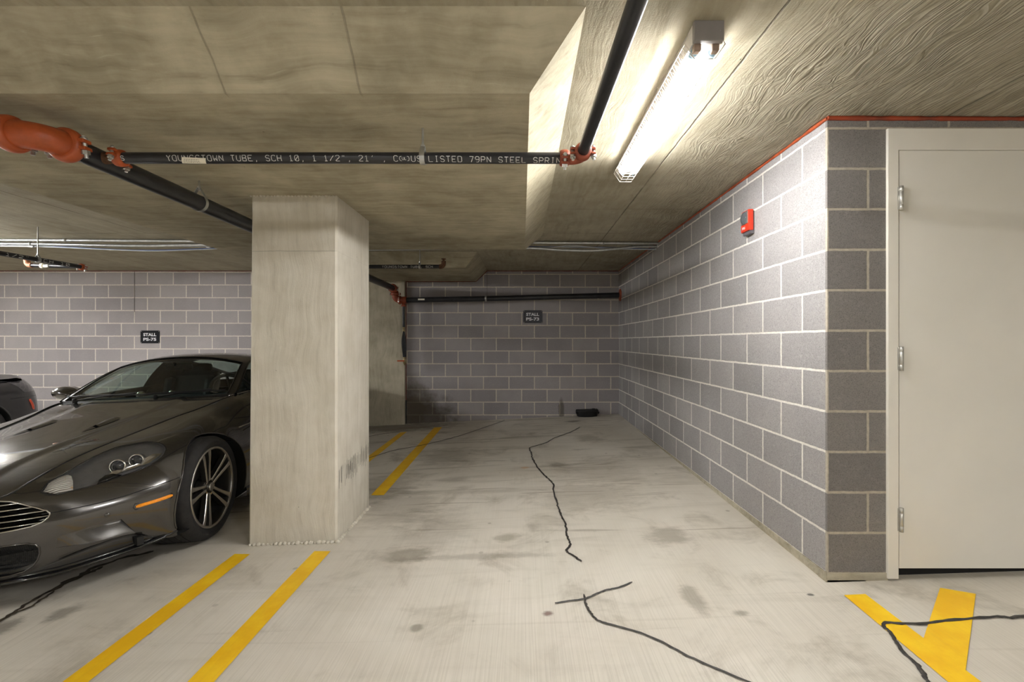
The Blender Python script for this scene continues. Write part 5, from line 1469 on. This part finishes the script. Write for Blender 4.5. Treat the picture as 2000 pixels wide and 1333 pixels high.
m.tube([cw + .18 * (math.cos(2 * PI * k / 36) * e1_ + math.sin(2 * PI * k / 36) * e2_) for k in range(36)], .016, 10, closed=True)
for a in (PI * .05, PI * .95, PI * 1.5, PI * .5):
    m.tube([cw, cw + .18 * (math.cos(a) * e1_ + math.sin(a) * e2_)], .012, 8)
m.lathe([(.06, -.01), (.055, .02), (0, .03)], cw, -axw, 20); m.tube([cw, cw + axw * .25], .03, 12); m.build('steering_wheel', m_leather, car)
m = MB(); m.box((-1.12, 0.02, 1.135), (.03, .22, .06), Matrix.Rotation(.3, 3, 'Y'), bevel=.014); m.tube([(-1.10, .02, 1.15), (-1.05, .02, 1.165)], .008, 8); m.build('rear_view_mirror', m_gloss, car)
for y_, x_, r_ in ((-.24, -1.02, .034), (.03, -1.0, .030)):
    m = MB(); m.lathe([(r_, 0), (r_ * .95, .02), (r_ * .6, .036), (0, .042)], (x_, y_, .893), (.3, 0, 1), 20); m.build('dash_knob', m_chrome, car)
# door mirrors
for s in (-1, 1):
    m = MB(); c = Vector((-1.10, s * .905, .935)); rows = []
    for k in range(13):
        a = PI * .5 * k / 12
        rr = math.sin(a) ** .8; xx = .09 * math.cos(a)
        rows.append([c + Vector((xx + .0, s * .105 * rr * math.cos(b) - s * .02 * (1 - rr), .062 * rr * math.sin(b) + .015 * rr * math.cos(b))) for b in [2 * PI * j / 28 for j in range(29)]])
    rows.append([p + Vector((-.05, 0, 0)) for p in rows[-1]])
    rows.append([c + (p - c) * .92 + Vector((.004, 0, 0)) for p in rows[-1]])
    m.grid(rows); dm = m.build('door_mirror', m_paint, car)
    m = MB(); m.add([c + (p - c) * .97 + Vector((.012, 0, 0)) for p in rows[-1][:-1]], [tuple(range(28))], 0, False); m.build('mirror_glass', m_chrome, dm)
    m = MB(); m.tube([(-1.10, s * .735, .895), (-1.10, s * .79, .905), (-1.10, s * .83, .925)], [.022, .016, .02], 10); m.build('mirror_stalk', m_gloss, dm)

# ---- wheels
def make_wheel(side, x, y_face, z, yaw, R_out=.338, W=.245, name='wheel', car=None):
    car = car or globals()['car']
    """axis along y, outer face at local y=0"""
    T = Matrix.Translation((x, side * y_face, z)) @ Matrix.Rotation(yaw, 4, 'Z') @ (Matrix.Scale(-1, 4, (0, 1, 0)) if side < 0 else Matrix.Identity(4))
    X = lambda m: (setattr(m, 'v', [T @ p for p in m.v]), m)[1]
    ax = (0, -1, 0)        # heights run inwards
    m = MB(); r0 = .262
    prof = [(r0, .022), (r0 + .006, .006), (r0 + .03, -.006), (R_out - .035, -.008), (R_out - .014, .004), (R_out - .004, .022)]
    for k in range(5):
        a = .030 + k * .045; prof += [(R_out, a), (R_out, a + .034), (R_out - .007, a + .036), (R_out - .007, a + .043)]
    prof += [(R_out - .004, W - .02), (R_out - .03, W), (r0, W - .02)]
    m.lathe(prof, (0, 0, 0), ax, 72); X(m); tire = m.build(name, m_rubber, car, sharp=40)
    m = MB(); m.lathe([(.2655, .0125), (.266, .004), (.262, .001), (.252, .003), (.246, .012), (.243, .03), (.238, .10), (.236, .20), (.26, .21)], (0, 0, 0), ax, 72)
    X(m).build('rim', m_spokeside, tire)
    m = MB(); m.lathe([(.2665, .0100), (.2665, .0030), (.262, .0005), (.2535, .0015), (.2495, .006), (.2485, .012)], (0, 0, 0), ax, 72); X(m).build('rim_lip', m_satin, tire)
    for i in range(5):
        a0 = PI / 2 + 2 * PI * i / 5 + WHEEL_A
        for s in (-1, 1):
            # each spoke: narrow at the hub, kinked, widening towards the rim
            ctr = [(.040, .0145, .026), (.095, .019, .020), (.150, .025, .013), (.215, .034, .005), (.2495, .039, .004)]
            wd = [.0100, .0095, .0105, .0135, .0175]; dp = [.030, .032, .034, .034, .034]
            rows = []
            ca, sa = math.cos(a0), math.sin(a0)
            for (r, t, yy), w, dd in zip(ctr, wd, dp):
                pts = []
                for tt, yv in ((t - w, yy + .0035), (t - w * .55, yy), (t + w * .75, yy), (t + w, yy + .003), (t + w * 1.1, yy + dd), (t - w * 1.25, yy + dd)):
                    q = s * tt
                    pts.append(Vector((r * ca - q * sa, -yv, r * sa + q * ca)))
                rows.append(pts)
            m = MB(); n = len(rows[0])
            vs = [p for r in rows for p in r]
            for i2 in range(len(rows) - 1):
                for k in range(n):
                    l = (k + 1) % n; f = (i2 * n + k, i2 * n + l, (i2 + 1) * n + l, (i2 + 1) * n + k)
                    m.f.append(f); m.mi.append(0 if k in (0, 1, 2) else 1); m.sm.append(False)
            m.v = vs; X(m).build('spoke', [m_satin, m_spokeside], tire)
    m = MB(); m.lathe([(0, .012), (.020, .013), (.028, .016), (.031, .024), (.033, .030), (.058, .032), (.060, .045), (.06, .09)], (0, 0, 0), ax, 30); X(m).build('hub', m_spokeside, tire)
    m = MB(); m.lathe([(0, .009), (.024, .011), (.028, .015), (.028, .026)], (0, 0, 0), ax, 28)
    m.box((0, -.0085, 0), (.034, .002, .006)); m.box((.0, -.0085, .004), (.02, .002, .004)); X(m).build('center_cap', m_satin, tire)
    m = MB()
    for i in range(5):
        a = PI / 2 + 2 * PI * (i + .5) / 5 + WHEEL_A; m.lathe([(0, .026), (.008, .026), (.009, .04)], (.050 * math.cos(a), 0, .050 * math.sin(a)), ax, 6, sm=False)
    X(m).build('lug_nut', m_chrome, tire)
    m = MB(); m.lathe([(.06, .095), (.198, .095), (.200, .100), (.200, .125), (.06, .125)], (0, 0, 0), ax, 48); X(m).build('brake_disc', m_disc, tire)
    m = MB()
    for k in range(9):
        pass
    a1 = PI * .12
    m.lathe([(.135, .080), (.212, .080), (.216, .088), (.216, .14), (.135, .14), (.135, .080)], (0, 0, 0), ax, 14, arc=(PI * .9, PI * 1.35)); X(m).build('brake_caliper', m_gloss, tire)
    return tire
WHEEL_A = math.radians(-15)
make_wheel(1, -.02, .905, .338, math.radians(3))
make_wheel(-1, -.02, .905, .338, math.radians(3))
make_wheel(1, -2.742, .905, .338, 0)
make_wheel(-1, -2.742, .905, .338, 0)
car.matrix_world = CAR_M
# ================================================================ the black car whose rear corner shows at the edge
m_dark = mat_paint('black_car_paint', srgb(17, 16, 17), .3, 0.0, .6)
m_dlens = mat_simple('smoked_lens', srgb(58, 56, 58), .12, var=.15, Coat_Weight=.8)
m_redmark = mat_simple('red_marker', srgb(196, 66, 36), .2, var=.1, Coat_Weight=.7)
AXY = 5.49; CARX = -7.48; GZ = floor_z(-7.4, 5.6) - 0.0
car2 = thing('parked_car', 'black car with a rear lip spoiler parked beyond the sports car', 'car', (0, 0, 0))
# x forward from the rear axle, y left; stations from the tail centre round the left side to the nose
S2 = [
 ((-.98, 0), (-1, 0), .62, (-.80, 0, 1.00), (-.98, 0, .98)),
 ((-.97, .30), (-1, .12), .62, (-.79, .27, 1.00), (-.96, .30, .98)),
 ((-.90, .62), (-.85, .4), .62, (-.73, .50, .995), (-.89, .60, .96)),
 ((-.76, .79), (-.6, .8), .62, (-.62, .58, .985), (-.74, .77, .93)),
 ((-.58, .860), (-.2, 1), .62, (-.50, .62, .98), (-.57, .845, .93)),
 ((-.38, .885), (0, 1), .64, (-.36, .64, .975), (-.38, .865, .94)),
 ((-.10, .900), (0, 1), .68, (-.10, .66, .975), (-.10, .88, .95)),
 ((.25, .900), (0, 1), .68, (.25, .68, .97), (.25, .88, .95)),
 ((.70, .890), (0, 1), .66, (.70, .72, .96), (.70, .87, .93)),
 ((1.4, .885), (0, 1), .64, (1.4, .74, .95), (1.4, .865, .92)),
 ((2.0, .885), (0, 1), .62, (2.0, .70, .93), (2.0, .865, .90)),
 ((2.7, .890), (0, 1), .62, (2.6, .66, .86), (2.7, .87, .84)),
 ((3.2, .86), (.2, 1), .58, (3.1, .60, .78), (3.2, .83, .74)),
 ((3.5, .66), (.7, .7), .55, (3.36, .45, .72), (3.46, .62, .68)),
 ((3.62, .30), (1, .2), .54, (3.48, .25, .70), (3.6, .3, .66)),
 ((3.64, 0), (1, 0), .54, (3.5, 0, .70), (3.62, 0, .66))]
def sec2(st):
    (bx, by), (dx, dy), zw, E, C = st; L = math.hypot(dx, dy); dx, dy = dx / L, dy / L
    out = [Vector((bx - dx * i, by - dy * i, z)) for i, z in ((.06, .20), (.02, .26), (.004, .34), (.0, .45))]
    P5 = Vector((bx - dx * .006, by - dy * .006, zw)); out.append(P5); C, E = Vector(C), Vector(E)
    return out + [(1 - t) ** 2 * P5 + 2 * t * (1 - t) * C + t * t * E for t in (.22, .45, .72, 1.0)]
sc2 = [sec2(s) for s in S2]
d2 = [crx(l, 6, mir(l[1]), mir(l[-2])) for l in zip(*sc2)]
g2 = [cr([d2[j][u] for j in range(len(d2))], 4) for u in range(len(d2[0]))]
_keep = (REF_BVH, REF)
bm2 = body_mesh(g2)
cc2 = Vector((1.3, 0, .5))
if sum(1 if f.normal.dot(f.calc_center_median() - cc2) > 0 else -1 for f in bm2.faces) < 0:
    bmesh.ops.reverse_faces(bm2, faces=bm2.faces); bm2.normal_update()
REF_BVH = BVHTree.FromBMesh(bm2); bm2.faces.ensure_lookup_table()
REF = [([v.co.copy() for v in f.verts], [v.normal.copy() for v in f.verts]) for f in bm2.faces]
ar2 = {}
for side in (1, -1):
    for cx_ in (0.0, 2.68):
        pts = [(cx_ + .385 * math.cos(2 * PI * k / 40), side, max(.0, .35 + .385 * math.sin(2 * PI * k / 40))) for k in range(40)]
        ar2[side, cx_] = cut_hole(bm2, pts if side == -1 else list(reversed(pts)), (0, side, 0), .6)
b2 = finish(bm2, 'body', m_dark, car2)
for (side, cx_), h in ar2.items():
    m = MB(); L = loop_of(h.rim)
    m.grid([[p, p - h.d * .012 - smooth_normal(p) * .002, p - h.d * .16, p - h.d * .36] for p in L]); m.prism([Vector((p.x, side * .50, p.z)) for p in L], (0, -side * .01, 0))
    m.build('wheel_housing', m_matblk, car2)
    P = [p + smooth_normal(p) * .002 for p in L if p.z > .27]; i0 = max(range(len(P)), key=lambda i: (P[i] - P[i - 1]).length); P = P[i0:] + P[:i0]
    m = MB(); m.tube(P, .009, 6); m.build('arch_lip', m_dark, b2)
    make_wheel(side, cx_, .875, .345, 0, .345, .24, 'wheel', car2)
# deck, boot spoiler, hood, cabin
top2 = d2[-1]; n2 = len(top2)
def cap2(a, b, name, mat, crown):
    m = MB(); m.grid([[Vector((p.x, p.y * t, p.z + crown * (1 - t * t))) for t in [-1 + k / 8 for k in range(17)]] for p in top2[a:b]]); return m.build(name, mat, car2)
cap2(1, n2 - 1, 'deck', m_dark, .02)
m = MB(); rows = []
for k in range(33):
    t = -1 + k / 16; y = .70 * t; bx = -.80 + .20 * abs(t) ** 3; w = .035 * max(0, abs(t) - .7) / .3
    rows.append([Vector((bx + .30, y, .99)), Vector((bx + .16, y, 1.024 - w)), Vector((bx + .02, y, 1.030 - w)), Vector((bx - .045, y, 1.012 - w)), Vector((bx - .05, y, .985 - w)), Vector((bx + .02, y, .960)), Vector((bx + .30, y, .985))])
m.grid(rows); m.build('boot_spoiler', m_dark, car2)
CEN2 = [(2.15, 0, .93), (1.75, 0, 1.16), (1.35, 0, 1.36), (.9, 0, 1.43), (.4, 0, 1.42), (0.0, 0, 1.34), (-.30, 0, 1.16), (-.52, 0, 1.01)]
RA2 = [(2.0, .70, .93), (1.6, .63, 1.13), (1.2, .56, 1.31), (.85, .54, 1.36), (.4, .53, 1.35), (0.0, .53, 1.27), (-.28, .54, 1.12), (-.46, .55, .99)]
a2, r2 = cr(CEN2, 6), cr(RA2, 6)
def sh2(k, t):
    c, r = a2[k], r2[k]; s = abs(t); return Vector((c.x + (r.x - c.x) * s * s, r.y * t, c.z + (r.z - c.z) * s ** 2.3))
m = MB(); m.grid([[sh2(k, -1 + j / 10) for j in range(21)] for k in range(14, 29)]); m.build('roof', m_dark, car2)
m = MB(); m.grid([[sh2(k, -1 + j / 10) for j in range(21)] for k in range(0, 15)]); m.build('windscreen', m_glass, car2)
m = MB(); m.grid([[sh2(k, -1 + j / 10) for j in range(21)] for k in range(28, len(a2))]); m.build('rear_window', m_dlens, car2)
for s in (1, -1):
    m = MB(); m.grid([[Vector((r.x, s * (r.y + (.72 - r.y) * j / 6), r.z + (.955 - r.z) * j / 6)) for j in range(7)] for r in r2]); m.build('side_window', m_dlens, car2)
    T = (lambda p: Vector(p)) if s == 1 else mir
    m = MB(); rows = []
    for i in range(13):
        a = i / 12; th = math.radians(100 + 75 * a); x, y = -.60 - .36 * a, .86 - .42 * a ** 1.6
        rows.append([T(on_body((x, y, z), (-.75, .66, 0), .003)) for z in (.80, .84, .88, .92, .945)])
    m.grid(rows); m.build('tail_lamp', m_dlens, car2)
    m = MB(); rows = []
    A_ = on_body((-.665, .80, .56), (-.45, .9, 0)); B_ = on_body((-.61, .80, .705), (-.45, .9, 0)); nn_ = Vector((-.45, .9, .05)).normalized(); tt_ = Vector((.9, .45, 0)).normalized()
    for i in range(11):
        c_ = A_.lerp(B_, i / 10) + nn_ * (.004 + .010 * math.sin(PI * i / 10)); w = .017 * (.6 if i in (0, 10) else 1)
        rows.append([T(c_ + tt_ * w * q + nn_ * o) for q, o in ((-1.1, -.012), (-1, .003), (0, .006), (1, .003), (1.1, -.012))])
    m.grid(rows); o = m.build('side_marker', m_redmark, car2); o['label'] = 'red rear side marker light'
    m = MB(); m.tube([T(on_body((x, .86, .74 + .0 * x), (-.3, 1, 0), .001)) for x in [-.36 - .05 * k for k in range(10)]], .003, 6); m.build('bumper_gap', m_trim, b2)
m = MB(); m.box((1.35, 0, .24), (4.3, 1.5, .06)); m.build('underbody', m_matblk, car2)
REF_BVH, REF = _keep
car2.matrix_world = Matrix(((0, 1, 0, CARX), (-1, 0, 0, AXY), (0, 0, 1, GZ), (0, 0, 0, 1)))
